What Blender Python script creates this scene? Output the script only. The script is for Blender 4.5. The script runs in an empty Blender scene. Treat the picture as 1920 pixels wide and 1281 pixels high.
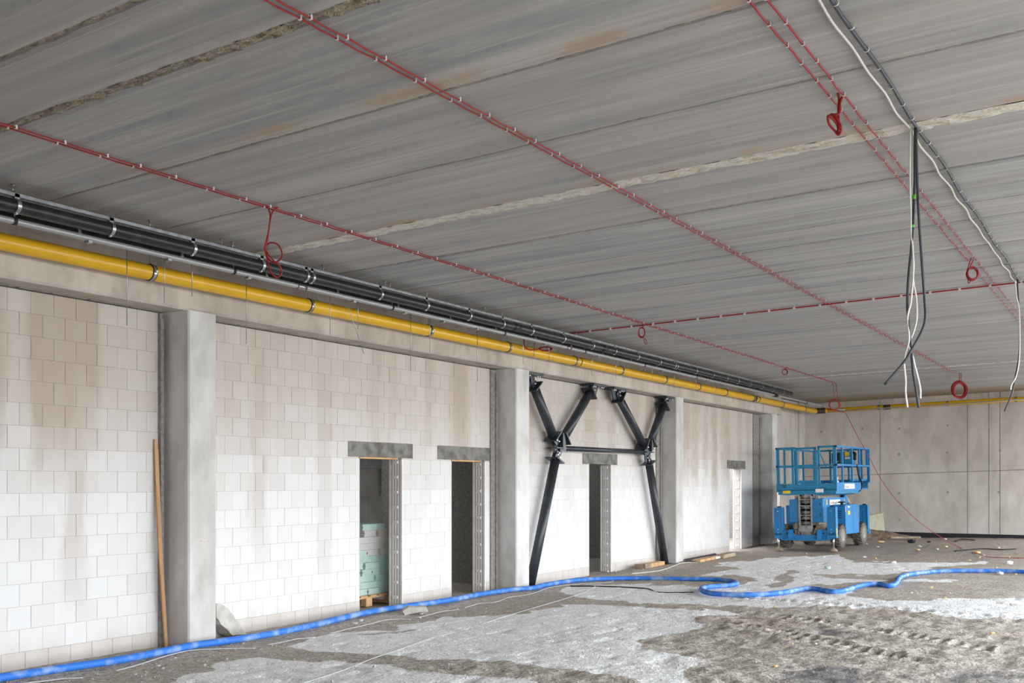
import bpy, math, random
import numpy as np
from mathutils import Vector, Matrix
random.seed(7); rng = np.random.RandomState(11)
sc = bpy.context.scene
# ------------------------------------------------------------------ camera
F = 1918.0; YAW = math.atan(1205/1918.0); S_, C_ = math.sin(YAW), math.cos(YAW); H = 1.81; CX = 960; HZ = 904
cd = bpy.data.cameras.new('camera'); cam = bpy.data.objects.new('camera', cd); sc.collection.objects.link(cam)
cam.location = (0, 0, H); cam.rotation_euler = (math.pi/2, 0, YAW)
cd.sensor_width = 36; cd.lens = 36*F/1920; cd.shift_y = (HZ-640.5)/1920; cd.clip_end = 500
sc.camera = cam
# ------------------------------------------------------------------ world and light
w = bpy.data.worlds.new('overcast_sky'); sc.world = w; w.use_nodes = True
nt = w.node_tree; bg = nt.nodes['Background']
tc = nt.nodes.new('ShaderNodeTexCoord'); sep = nt.nodes.new('ShaderNodeSeparateXYZ'); cr = nt.nodes.new('ShaderNodeValToRGB')
nt.links.new(tc.outputs['Generated'], sep.inputs[0]); nt.links.new(sep.outputs['Z'], cr.inputs[0])
cr.color_ramp.elements[0].position = 0.0; cr.color_ramp.elements[0].color = (.93, .965, 1, 1)
cr.color_ramp.elements[1].position = 1.0; cr.color_ramp.elements[1].color = (.80, .89, 1, 1)
nt.links.new(cr.outputs[0], bg.inputs[0]); bg.inputs[1].default_value = 11.3
def portal(name, loc, rot, sx, sy):
    l = bpy.data.lights.new(name, 'AREA'); l.shape = 'RECTANGLE'; l.size = sx; l.size_y = sy
    l.cycles.is_portal = True
    o = bpy.data.objects.new(name, l); o.location = loc; o.rotation_euler = rot; sc.collection.objects.link(o)
portal('opening_portal', (3.5, 15, 2.1), (0, math.pi/2, 0), 4.3, 34)       # open right side of the hall
portal('end_opening_portal', (.9, 32.2, 2.0), (-math.pi/2, 0, 0), 5.0, 4.0)    # opening at the far end
sc.view_settings.view_transform = 'Standard'; sc.view_settings.look = 'None'
sc.view_settings.exposure = 0.0; sc.view_settings.gamma = 1; sc.view_settings.use_curve_mapping = False
cy = sc.cycles; cy.max_bounces = 10; cy.diffuse_bounces = 7; cy.glossy_bounces = 3; cy.use_denoising = True
cy.caustics_reflective = False; cy.caustics_refractive = False
# ------------------------------------------------------------------ projection helpers (photo pixels -> metres)
M = .0224; HC = 4.45; XW = -9.26
def ray(u, v):
    a = (u-CX)/F; return (-S_+a*C_, C_+a*S_, (HZ-v)/F)
def onx(u, v, x): r = ray(u, v); t = x/r[0]; return Vector((x, t*r[1], H+t*r[2]))
def ony(u, v, y): r = ray(u, v); t = y/r[1]; return Vector((t*r[0], y, H+t*r[2]))
def ont(u, v, t): r = ray(u, v); return Vector((t*r[0], t*r[1], H+t*r[2]))
def onc(u, v, d=0): r = ray(u, v); t = (HC-d-H)/(r[2]-M*r[0]); return Vector((t*r[0], t*r[1], H+t*r[2]))
def depth(p): return -S_*p[0]+C_*p[1]
def cz(x): return HC+M*x
# ------------------------------------------------------------------ materials
def mat(name, col, rough=.8, metal=0, noise=None, bump=None, spec=.3):
    m = bpy.data.materials.new(name); m.use_nodes = True; n = m.node_tree.nodes; L = m.node_tree.links
    b = n['Principled BSDF']; b.inputs['Roughness'].default_value = rough; b.inputs['Metallic'].default_value = metal
    b.inputs['Specular IOR Level'].default_value = spec
    b.inputs['Base Color'].default_value = (*col, 1)
    g = n.new('ShaderNodeNewGeometry')
    if noise:   # (scale vec, detail, color2, lo, hi)
        mp = n.new('ShaderNodeMapping'); mp.inputs['Scale'].default_value = noise[0]; L.new(g.outputs['Position'], mp.inputs[0])
        t = n.new('ShaderNodeTexNoise'); t.inputs['Scale'].default_value = 1; t.inputs['Detail'].default_value = noise[1]; L.new(mp.outputs[0], t.inputs[0])
        r = n.new('ShaderNodeMapRange'); r.inputs[1].default_value = noise[3]; r.inputs[2].default_value = noise[4]; L.new(t.outputs[0], r.inputs[0])
        x = n.new('ShaderNodeMix'); x.data_type = 'RGBA'; x.inputs[6].default_value = (*col, 1); x.inputs[7].default_value = (*noise[2], 1)
        L.new(r.outputs[0], x.inputs[0]); L.new(x.outputs[2], b.inputs['Base Color'])
    if bump:    # (scale, detail, strength, distance)
        t = n.new('ShaderNodeTexNoise'); t.inputs['Scale'].default_value = bump[0]; t.inputs['Detail'].default_value = bump[1]; L.new(g.outputs['Position'], t.inputs[0])
        bp = n.new('ShaderNodeBump'); bp.inputs['Strength'].default_value = bump[2]; bp.inputs['Distance'].default_value = bump[3]
        L.new(t.outputs[0], bp.inputs['Height']); L.new(bp.outputs[0], b.inputs['Normal'])
    return m
class NT:      # tiny node helper
    def __init__(s, name, rough=.85, spec=.25):
        s.m = bpy.data.materials.new(name); s.m.use_nodes = True; s.n = s.m.node_tree.nodes; s.L = s.m.node_tree.links
        s.b = s.n['Principled BSDF']; s.b.inputs['Roughness'].default_value = rough; s.b.inputs['Specular IOR Level'].default_value = spec
        s.pos = s.n.new('ShaderNodeNewGeometry').outputs['Position']
        q = s.n.new('ShaderNodeSeparateXYZ'); s.L.new(s.pos, q.inputs[0]); s.x, s.y, s.z = q.outputs
    def set(s, sock, v):
        if isinstance(v, (int, float)): sock.default_value = v
        elif isinstance(v, tuple): sock.default_value = v if len(v) == 4 or len(v) == len(sock.default_value) else (*v, 1)
        else: s.L.new(v, sock)
    def noise(s, scale, detail=3, vec=None, rough=.5, off=0):
        mp = s.n.new('ShaderNodeMapping'); mp.inputs['Scale'].default_value = scale if isinstance(scale, tuple) else (scale,)*3
        mp.inputs['Location'].default_value = (off, off*.7, off*.3)
        s.L.new(vec or s.pos, mp.inputs[0]); t = s.n.new('ShaderNodeTexNoise'); t.inputs['Scale'].default_value = 1
        t.inputs['Detail'].default_value = detail; t.inputs['Roughness'].default_value = rough; s.L.new(mp.outputs[0], t.inputs[0]); return t.outputs[0]
    def math(s, op, a, b=0, clamp=False):
        q = s.n.new('ShaderNodeMath'); q.operation = op; q.use_clamp = clamp; s.set(q.inputs[0], a); s.set(q.inputs[1], b); return q.outputs[0]
    def mr(s, v, a, b, c=0., d=1., smooth=False):
        q = s.n.new('ShaderNodeMapRange'); s.set(q.inputs[0], v)
        if smooth: q.interpolation_type = 'SMOOTHSTEP'
        for i, k in enumerate((a, b, c, d)): q.inputs[i+1].default_value = k
        return q.outputs[0]
    def mix(s, f, a, b):
        q = s.n.new('ShaderNodeMix'); q.data_type = 'RGBA'; s.set(q.inputs[0], f); s.set(q.inputs[6], a); s.set(q.inputs[7], b); return q.outputs[2]
    def band(s, v, c, wd):   # soft gaussian-like band
        d = s.math('ABSOLUTE', s.math('SUBTRACT', v, c)); return s.mr(d, wd, 0, 0, 1, True)
    def out(s, col, bump=None, strength=.4, dist=.01):
        s.set(s.b.inputs['Base Color'], col)
        if bump is not None:
            bp = s.n.new('ShaderNodeBump'); bp.inputs['Strength'].default_value = strength; bp.inputs['Distance'].default_value = dist
            s.L.new(bump, bp.inputs['Height']); s.L.new(bp.outputs[0], s.b.inputs['Normal'])
        return s.m
def m_block():
    k = NT('calcium_silicate_block', .9, .15)
    oi = k.n.new('ShaderNodeObjectInfo'); sp = k.n.new('ShaderNodeSeparateColor'); k.L.new(oi.outputs['Color'], sp.inputs[0])
    damp, base, rnd = sp.outputs[0], sp.outputs[1], oi.outputs['Random']
    n1 = k.noise((1, 2.2, .35), 4); n2 = k.noise((1, 5, 1.2), 3, off=9)
    # damp runs: positions along the wall
    runs = None
    for c, wd, z0, sg in ((6.2, .42, 2.2, 1), (6.5, .28, 2.5, .9), (6.42, .2, .9, .45), (5.45, .3, 2.4, .8), (4.9, .25, 2.3, .6), (8.93, .2, 1.2, .5), (10.1, .2, .4, .3), (11.15, .22, 2.4, .45), (11.5, .16, 2.5, .35),
                      (13.2, .36, 2.3, .95), (12.4, .16, 2.5, .45), (15.25, .4, 2.3, .6), (17.6, .4, 2.5, .7), (18.5, .28, 2.5, .5), (19.6, .36, 2.4, .7), (20.3, .3, 2.5, .9), (22.3, .45, 2.0, .8),
                      (22.9, .35, 1.9, .6), (24.2, .3, 1.6, .8), (25.0, .42, 2.1, .8), (23.6, .25, 2.2, .6), (26.0, .3, 2.0, .6), (26.7, .25, 2.6, .7)):
        bnd = k.mr(k.band(k.math('ADD', k.y, k.math('MULTIPLY', k.math('SUBTRACT', n2, .5), .30)), c, wd*1.25), .15, .75)
        zz = k.mr(k.z, z0-.8, z0+.5, 0, sg, True); t = k.math('MULTIPLY', bnd, zz)
        runs = t if runs is None else k.math('MAXIMUM', runs, t)
    up = k.mr(k.z, 1.0, 3.4, 0, 1)
    st = k.math('MULTIPLY', k.mr(n1, .42, .72), up)
    st = k.math('MAXIMUM', k.math('MULTIPLY', st, .35), k.math('MULTIPLY', runs, k.mr(n1, .2, .6, .6, 1)))
    st = k.math('ADD', st, k.math('MULTIPLY', damp, k.math('ADD', k.math('MULTIPLY', runs, .35), .10)), True)
    clean = k.mix(k.mr(rnd, 0, 1, 0, .25), (.75, .748, .745), (.68, .67, .655))
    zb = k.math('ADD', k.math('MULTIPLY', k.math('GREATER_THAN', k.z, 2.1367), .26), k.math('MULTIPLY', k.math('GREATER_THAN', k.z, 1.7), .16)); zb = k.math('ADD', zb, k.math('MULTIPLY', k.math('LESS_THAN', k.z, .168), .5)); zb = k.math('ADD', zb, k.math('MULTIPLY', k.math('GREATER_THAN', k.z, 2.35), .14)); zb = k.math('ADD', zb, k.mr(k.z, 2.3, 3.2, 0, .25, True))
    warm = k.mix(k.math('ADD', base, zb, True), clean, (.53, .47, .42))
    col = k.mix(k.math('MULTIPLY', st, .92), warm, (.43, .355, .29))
    col = k.mix(k.mr(k.noise(40, 4), .3, .7, 0, .1), col, (.55, .5, .45))
    foot = k.mr(k.z, .45, 0, 0, .55, True); col = k.mix(k.math('MULTIPLY', foot, k.mr(n2, .3, .7)), col, (.50, .44, .38))
    return k.out(col, k.noise(60, 4), .15, .002)
def m_ceiling():
    k = NT('hollow_core_concrete', .9, .2)
    oi = k.n.new('ShaderNodeObjectInfo'); rnd = oi.outputs['Random']
    a = k.noise((.22, 7, 1), 4, rough=.6); b = k.noise((.8, 16, 1), 4, off=3); c = k.noise((1.2, 2.2, 1), 5, off=5); f = k.noise((25, 45, 25), 3)
    hl = k.noise((.35, 26, 1), 2, off=17); wide = k.noise((.28, 3.4, 1), 4, off=31, rough=.6); mot = k.noise((2.5, 9, 2), 5, off=44, rough=.65)
    col = k.mix(k.mr(a, .34, .66), (.315, .315, .315), (.455, .445, .43))
    col = k.mix(k.mr(b, .40, .75, 0, .50), col, (.25, .255, .265))
    col = k.mix(k.math('MULTIPLY', k.mr(wide, .47, .62, 0, .75, True), k.mr(mot, .35, .6, .35, 1)), col, (.235, .245, .26))
    col = k.mix(k.mr(hl, .58, .75, 0, .5), col, (.56, .535, .50))
    col = k.mix(k.mr(c, .5, .8, 0, .5), col, (.38, .345, .30))
    col = k.mix(k.math('MULTIPLY', rnd, .25), col, (.42, .385, .345))
    col = k.mix(k.mr(f, .45, .75, 0, .25), col, (.34, .33, .32))
    # rusty damp along some joints, and the brown strip at the far wall
    d = k.band(k.math('ADD', k.y, k.math('MULTIPLY', k.noise((1.5, 1, 1), 3), .12)), 7.83, .14)
    d2 = k.band(k.math('ADD', k.y, k.math('MULTIPLY', k.noise((1.1, 1, 1), 3, off=4), .12)), 5.38, .14)
    d = k.math('MULTIPLY', k.math('MAXIMUM', d, d2), k.mr(k.noise((2.2, 3, 1), 3, off=8), .42, .62)); col = k.mix(k.math('MULTIPLY', d, .6), col, (.42, .27, .15))
    col = k.mix(k.mr(k.math('ADD', k.y, k.math('MULTIPLY', c, .8)), 29.6, 31.3, 0, .75, True), col, (.30, .22, .14))
    edge = k.math('MULTIPLY', k.mr(k.math('ADD', k.x, k.math('MULTIPLY', c, 1.2)), -6.9, -8.6, 0, .5, True), 1.0)  # shadow of the pipes, painted into the ceiling colour towards the beam
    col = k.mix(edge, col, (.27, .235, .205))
    bm = k.math('ADD', k.math('MULTIPLY', b, .6), k.math('MULTIPLY', f, .4))
    return k.out(col, bm, .35, .006)
def m_concrete(name, a, b, c, scale=1., pits=True):
    k = NT(name, .85, .25)
    n1 = k.noise((1.3*scale, 1.3*scale, .55*scale), 6, rough=.6); n2 = k.noise((5*scale, 5*scale, 2.5*scale), 5, off=4); n3 = k.noise(28*scale, 3, off=2)
    col = k.mix(k.mr(n1, .32, .68), a, b); col = k.mix(k.mr(n2, .48, .78, 0, .6), col, c)
    if pits:
        vo = k.n.new('ShaderNodeTexVoronoi'); vo.inputs['Scale'].default_value = 11*scale; k.L.new(k.pos, vo.inputs['Vector'])
        pit = k.mr(k.math('ADD', vo.outputs['Distance'], k.math('MULTIPLY', n3, .12)), .12, .09)
        col = k.mix(k.math('MULTIPLY', pit, .7), col, tuple(x*.4 for x in c))
    return k.out(col, n3, .25, .004)
def m_floor():
    k = NT('dusty_site_ground', .95, .1)
    at = k.n.new('ShaderNodeAttribute'); at.attribute_name = 'powder'; p = at.outputs['Fac']
    aw = k.n.new('ShaderNodeAttribute'); aw.attribute_name = 'wet'; wv = aw.outputs['Fac']
    n1 = k.noise(2.2, 6, rough=.62); n2 = k.noise(9, 6, off=3, rough=.65); n3 = k.noise(34, 5, off=6, rough=.6); n4 = k.noise((.7, .7, .7), 4, off=12); n5 = k.noise(19, 4, off=21, rough=.6)
    pp = k.mr(k.math('ADD', p, k.math('MULTIPLY', k.math('SUBTRACT', n2, .5), .55)), .36, .58)
    powd = k.mix(k.mr(n2, .40, .70), (.93, .93, .935), (.80, .795, .79)); powd = k.mix(k.mr(n3, .54, .66, 0, .7), powd, (.58, .565, .55)); powd = k.mix(k.mr(n5, .60, .68, 0, .7), powd, (.42, .40, .38))
    dirt = k.mix(k.mr(n1, .3, .7), (.60, .545, .48), (.41, .36, .31)); dirt = k.mix(k.mr(n2, .45, .7, 0, .7), dirt, (.64, .59, .53))
    dirt = k.mix(k.mr(n3, .52, .72, 0, .7), dirt, (.20, .175, .15)); dirt = k.mix(k.mr(n4, .5, .62, 0, .4), dirt, (.48, .40, .31))
    near = k.mr(k.y, 14, 9, 0, .45); dirt = k.mix(near, dirt, k.mix(k.mr(n3, .45, .62), (.60, .565, .515), (.28, .255, .225)))
    dirt = k.mix(k.mr(n5, .5, .64, 0, .6), dirt, (.17, .15, .13)); dirt = k.mix(k.mr(k.y, 20, 26, 0, .6), dirt, k.mix(k.mr(n2, .4, .65), (.30, .245, .195), (.17, .135, .105)))
    col = k.mix(pp, dirt, powd)
    col = k.mix(k.math('MULTIPLY', wv, k.mr(n1, .35, .6)), col, (.17, .17, .18))
    bm = k.math('ADD', k.math('MULTIPLY', n5, .9), k.math('MULTIPLY', n3, .6))
    return k.out(col, bm, .9, .032)
MT = {}
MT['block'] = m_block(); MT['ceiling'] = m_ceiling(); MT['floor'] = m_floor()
MT['column'] = m_concrete('column_concrete', (.72, .715, .70), (.50, .48, .45), (.38, .355, .325))
MT['beam'] = m_concrete('beam_concrete', (.60, .545, .49), (.40, .35, .305), (.29, .255, .215))
MT['farwall'] = m_concrete('cast_wall_concrete', (.62, .58, .54), (.42, .385, .345), (.34, .30, .255), .8)
MT['plug'] = mat('tie_hole', (.30, .265, .23))
MT['seam'] = mat('wall_seam', (.24, .205, .17)); MT['mortar'] = mat('grey_mortar', (.30, .28, .255), .9, noise=((20, 20, 20), 3, (.2, .18, .16), .4, .7))
MT['thinjoint'] = mat('thin_bed_mortar', (.56, .52, .47), .9)
MT['jointfill'] = mat('rough_joint_mortar', (.40, .345, .275), .95, noise=((14, 30, 14), 4, (.20, .165, .125), .45, .65), bump=(45, 5, 1, .03))
MT['palefill'] = mat('pale_joint_filler', (.60, .56, .50), .95, noise=((9, 14, 9), 4, (.40, .35, .29), .48, .7), bump=(30, 5, .8, .02))
MT['lintel'] = mat('lintel_concrete', (.235, .225, .20), .9, noise=((7, 7, 7), 6, (.13, .122, .105), .42, .65), bump=(60, 5, .6, .01))
MT['jamb'] = mat('jamb_block', (.88, .85, .84), .9, noise=((6, 6, 6), 3, (.76, .72, .70), .3, .7))
MT['dark'] = mat('dark_gap', (.02, .02, .02), .9)
MT['wood'] = mat('raw_pine', (.62, .40, .21), .75, noise=((9, 9, 1.2), 5, (.42, .24, .11), .4, .7), bump=(40, 4, .2, .004))
MT['oldwood'] = mat('weathered_timber', (.42, .33, .23), .9, noise=((8, 8, 8), 5, (.2, .15, .1), .4, .7))
MT['yellow'] = mat('yellow_paint', (.74, .42, .008), .32, noise=((3, 3, 3), 2, (.68, .38, .008), .4, .7), spec=.5)
MT['blackpipe'] = mat('black_plastic_pipe', (.012, .012, .013), .38, noise=((4, 9, 4), 4, (.03, .03, .03), .5, .75), spec=.4)
MT['rubber'] = mat('black_rubber', (.015, .015, .015), .6)
MT['brownband'] = mat('bitumen_band', (.05, .035, .028), .6)
MT['zinc'] = mat('galvanised_steel', (.43, .45, .46), .35, .85, noise=((12, 12, 12), 3, (.32, .33, .34), .4, .6))
MT['duct'] = mat('grey_conduit', (.36, .36, .36), .4, .35)
MT['redcable'] = mat('red_cable', (.30, .018, .018), .5); MT['clip'] = mat('metal_clip', (.70, .70, .70), .4, .4)
MT['whitecable'] = mat('white_cable', (.66, .635, .60), .55); MT['darkcable'] = mat('dark_cable', (.045, .05, .058), .5)
MT['greentape'] = mat('green_tape', (.08, .55, .03), .5)
MT['steel'] = mat('charcoal_painted_steel', (.030, .036, .046), .38, noise=((5, 5, 5), 4, (.022, .025, .03), .4, .6), spec=.5)
MT['bolt'] = mat('bolt_zinc', (.75, .77, .8), .3, .8)
MT['hose'] = mat('blue_hose', (.035, .19, .66), .55, noise=((7, 7, 7), 6, (.30, .42, .66), .46, .70), spec=.3)
MT['tape'] = mat('grey_strip', (.66, .68, .70), .6)
MT['bluelift'] = mat('lift_blue_paint', (.012, .20, .47), .42, noise=((3, 3, 3), 5, (.02, .16, .36), .4, .75), spec=.45)
MT['bluedeck'] = mat('lift_deck_blue', (.022, .22, .40), .5, noise=((4, 4, 4), 5, (.03, .16, .27), .4, .7))
MT['liftgrey'] = mat('scissor_grey_paint', (.30, .30, .29), .6, noise=((9, 9, 9), 5, (.16, .15, .14), .45, .7))
MT['tyre'] = mat('muddy_tyre', (.15, .132, .112), .95, noise=((14, 14, 14), 5, (.09, .08, .07), .4, .65)); MT['rim'] = mat('dusty_rim', (.24, .225, .20), .8)
MT['chrome'] = mat('chrome_ram', (.85, .87, .9), .15, .9); MT['sticker'] = mat('white_sticker', (.80, .80, .78), .5)
MT['ystick'] = mat('yellow_sticker', (.85, .60, .02), .5); MT['orange'] = mat('orange_print', (.90, .25, .06), .5); MT['ink'] = mat('black_ink', (.03, .03, .04), .5); MT['greyink'] = mat('grey_ink', (.38, .38, .40), .5)
MT['gypsum_green'] = mat('green_gypsum_block', (.46, .60, .54), .9, noise=((9, 9, 9), 4, (.38, .52, .47), .4, .7)); MT['gypsum_white'] = mat('grey_gypsum_block', (.56, .53, .51), .9); MT['gypsum_beige'] = mat('beige_gypsum_block', (.56, .49, .42), .9)
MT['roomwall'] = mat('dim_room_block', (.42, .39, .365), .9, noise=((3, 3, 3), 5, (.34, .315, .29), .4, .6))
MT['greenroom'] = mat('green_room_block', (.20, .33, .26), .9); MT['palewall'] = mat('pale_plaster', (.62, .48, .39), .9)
MT['membrane'] = mat('black_membrane', (.018, .018, .022), .7, bump=(20, 3, .5, .02)); MT['board'] = mat('cream_board', (.66, .66, .50), .8, noise=((6, 6, 6), 4, (.56, .53, .38), .5, .7))
MT['stone'] = mat('rubble', (.50, .48, .45), .95, noise=((20, 20, 20), 4, (.36, .33, .30), .4, .7)); MT['foam'] = mat('yellow_foam', (.85, .58, .28), .9); MT['paper'] = mat('white_scrap', (.82, .82, .84), .8)
MT['rub'] = mat('broken_concrete', (.58, .56, .52), .95, noise=((7, 7, 7), 6, (.42, .39, .35), .42, .7), bump=(50, 5, .7, .01))
MT['sand'] = mat('yard_sand', (.36, .34, .31), .95); MT['outwall'] = mat('outer_wall', (.4, .38, .36), .9)
MT['orangemark'] = mat('orange_mark', (.95, .42, .10), .8)
# ------------------------------------------------------------------ mesh building
class MB:
    def __init__(s): s.v = []; s.f = []; s.mi = []; s.cur = 0
    def add(s, vs, fs):
        o = len(s.v); s.v += [tuple(p) for p in vs]; s.f += [tuple(i+o for i in f) for f in fs]; s.mi += [s.cur]*len(fs); return s
    def box(s, x0, x1, y0, y1, z0, z1):
        return s.add([(x0, y0, z0), (x1, y0, z0), (x1, y1, z0), (x0, y1, z0), (x0, y0, z1), (x1, y0, z1), (x1, y1, z1), (x0, y1, z1)],
                     [(0, 3, 2, 1), (4, 5, 6, 7), (0, 1, 5, 4), (1, 2, 6, 5), (2, 3, 7, 6), (3, 0, 4, 7)])
    def cbox(s, x0, x1, y0, y1, z0, z1, c):   # box with all edges chamfered (24 verts)
        X, Y, Z = (x0, x1), (y0, y1), (z0, z1); vs = []; idx = {}
        for i in (0, 1):
            for j in (0, 1):
                for k in (0, 1):
                    sx, sy, sz = (1 if i == 0 else -1)*c, (1 if j == 0 else -1)*c, (1 if k == 0 else -1)*c
                    for a, p in enumerate(((X[i], Y[j]+sy, Z[k]+sz), (X[i]+sx, Y[j], Z[k]+sz), (X[i]+sx, Y[j]+sy, Z[k]))):
                        idx[(i, j, k, a)] = len(vs); vs.append(p)
        fs = []
        q = lambda *t: fs.append(tuple(idx[k] for k in t))
        for i in (0, 1): q((i, 0, 0, 0), (i, 1, 0, 0), (i, 1, 1, 0), (i, 0, 1, 0)); q((0, i, 0, 1), (1, i, 0, 1), (1, i, 1, 1), (0, i, 1, 1)); q((0, 0, i, 2), (1, 0, i, 2), (1, 1, i, 2), (0, 1, i, 2))
        for a in (0, 1):
            for b in (0, 1):
                q((a, b, 0, 0), (a, b, 1, 0), (a, b, 1, 1), (a, b, 0, 1)); q((a, 0, b, 0), (a, 1, b, 0), (a, 1, b, 2), (a, 0, b, 2)); q((0, a, b, 1), (1, a, b, 1), (1, a, b, 2), (0, a, b, 2))
        for i in (0, 1):
            for j in (0, 1):
                for k in (0, 1): q((i, j, k, 0), (i, j, k, 1), (i, j, k, 2))
        s.fixn = True; return s.add(vs, fs)
    def prism(s, poly, axis, a, b):   # poly 2D extruded along axis from a to b
        n = len(poly); P = {'x': lambda p, t: (t, p[0], p[1]), 'y': lambda p, t: (p[0], t, p[1]), 'z': lambda p, t: (p[0], p[1], t)}[axis]
        s.fixn = True
        return s.add([P(p, a) for p in poly]+[P(p, b) for p in poly], [tuple(range(n))[::-1], tuple(range(n, 2*n))]+[(i, (i+1) % n, (i+1) % n+n, i+n) for i in range(n)])
    def tube(s, pts, r, sides=8, cap=True, rad=None, flat=1.0):
        pts = [Vector(p) for p in pts]; n = len(pts); vs = []
        T = [(pts[min(i+1, n-1)]-pts[max(i-1, 0)]).normalized() for i in range(n)]
        up = Vector((0, 0, 1)) if abs(T[0].z) < .9 else Vector((1, 0, 0))
        N = (up-T[0]*up.dot(T[0])).normalized()
        for i in range(n):
            N = (N-T[i]*N.dot(T[i])).normalized(); B = T[i].cross(N); rr = rad[i] if rad is not None else r
            for k in range(sides):
                a = 2*math.pi*k/sides; vs.append(pts[i]+N*math.cos(a)*rr*flat+B*math.sin(a)*rr)
        fs = [(i*sides+k, (i+1)*sides+k, (i+1)*sides+(k+1) % sides, i*sides+(k+1) % sides) for i in range(n-1) for k in range(sides)]
        if cap: fs += [tuple(range(sides)), tuple(range((n-1)*sides, n*sides))[::-1]]
        s.smooth = True; s.fixn = True
        return s.add(vs, fs)
    def cyl(s, a, b, r, sides=12): return s.tube([a, b], r, sides)
    def torus(s, c, axis, R, r, n=20, sides=6, squash=1.0, arc=1.0, ph=0):
        ax = Vector(axis).normalized(); u = Vector((0, 0, 1)) if abs(ax.z) < .9 else Vector((1, 0, 0)); u = (u-ax*u.dot(ax)).normalized(); v = ax.cross(u)
        m = int(n*arc); pts = [Vector(c)+u*math.cos(ph+2*math.pi*i/n)*R+v*math.sin(ph+2*math.pi*i/n)*R*squash for i in range(m+1)]
        return s.tube(pts, r, sides, cap=False)
    def band(s, c, axis, R, wd, th=.004, n=20):   # flat ring
        ax = Vector(axis).normalized(); u = Vector((0, 0, 1)) if abs(ax.z) < .9 else Vector((1, 0, 0)); u = (u-ax*u.dot(ax)).normalized(); v = ax.cross(u); c = Vector(c)
        vs = []; fs = []
        for i in range(n):
            a = 2*math.pi*i/n; d = u*math.cos(a)+v*math.sin(a)
            vs += [c+d*R-ax*wd/2, c+d*(R+th)-ax*wd/2, c+d*(R+th)+ax*wd/2, c+d*R+ax*wd/2]
        for i in range(n):
            j = (i+1) % n
            for k in range(4): fs.append((i*4+k, i*4+(k+1) % 4, j*4+(k+1) % 4, j*4+k))
        s.fixn = True
        return s.add(vs, fs)
    def mesh(s, name, mats):
        me = bpy.data.meshes.new(name); me.from_pydata(s.v, [], s.f)
        for m in (mats if isinstance(mats, (list, tuple)) else [mats]): me.materials.append(MT[m] if isinstance(m, str) else m)
        if len(me.materials) > 1: me.polygons.foreach_set('material_index', s.mi)
        if getattr(s, 'fixn', False):
            import bmesh
            bm = bmesh.new(); bm.from_mesh(me); bmesh.ops.recalc_face_normals(bm, faces=bm.faces); bm.to_mesh(me); bm.free()
        if getattr(s, 'smooth', False):
            me.polygons.foreach_set('use_smooth', [len(p.vertices) == 4 for p in me.polygons])
        me.update(); return me
    def build(s, name, mats, parent=None, loc=None):
        return link(name, s.mesh(name, mats), parent, loc)
def link(name, me, parent=None, loc=None):
    o = bpy.data.objects.new(name, me); sc.collection.objects.link(o)
    if parent: o.parent = parent
    if loc is not None: o.location = loc
    return o
def tag(o, label=None, cat=None, group=None, kind=None):
    for a, b in (('label', label), ('category', cat), ('group', group), ('kind', kind)):
        if b: o[a] = b
    return o
def empty(name, loc=(0, 0, 0), label=None, cat=None, group=None, kind=None, rot=(0, 0, 0)):
    o = bpy.data.objects.new(name, None); o.location = loc; o.rotation_euler = rot; o.empty_display_size = .1; sc.collection.objects.link(o)
    return tag(o, label, cat, group, kind)
def rel(o, parent): # keep world coords for a mesh written in world space
    o.parent = parent; o.location = -Vector(parent.location); return o
def crom(pts, n=8):
    P = [Vector(p) for p in pts]; P = [2*P[0]-P[1]]+P+[2*P[-1]-P[-2]]; out = []
    for i in range(1, len(P)-2):
        for k in range(n):
            t = k/n; a, b, c, d = P[i-1:i+3]
            out.append(.5*((2*b)+(c-a)*t+(2*a-5*b+4*c-d)*t*t+(3*b-a-3*c+d)*t**3))
    return out+[P[-2]]
# ------------------------------------------------------------------ numpy noise
_perm = rng.rand(512, 512)
def vnoise(x, y):
    xi = np.floor(x).astype(int); yi = np.floor(y).astype(int); fx = x-xi; fy = y-yi; fx = fx*fx*(3-2*fx); fy = fy*fy*(3-2*fy)
    g = lambda a, b: _perm[a % 512, b % 512]
    return (g(xi, yi)*(1-fx)+g(xi+1, yi)*fx)*(1-fy)+(g(xi, yi+1)*(1-fx)+g(xi+1, yi+1)*fx)*fy
def fbm(x, y, o=4):
    s = 0; a = .5
    for i in range(o): s = s+a*vnoise(x*2**i+17*i, y*2**i+31*i); a *= .5
    return s/(1-.5**o)
sst = lambda a, b, x: (lambda t: t*t*(3-2*t))(np.clip((x-a)/(b-a), 0, 1))
def proj(x, y, z):
    d = -S_*x+C_*y; d = np.where(d < .5, .5, d); return CX+F*(C_*x+S_*y)/d, HZ-F*(z-H)/d
def inpoly(u, v, poly):
    c = np.zeros(u.shape, bool); n = len(poly)
    for i in range(n):
        (x0, y0), (x1, y1) = poly[i], poly[(i+1) % n]
        if y0 == y1: continue
        h = ((y0 > v) != (y1 > v)) & (u < (x1-x0)*(v-y0)/(y1-y0)+x0); c ^= h
    return c
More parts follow.
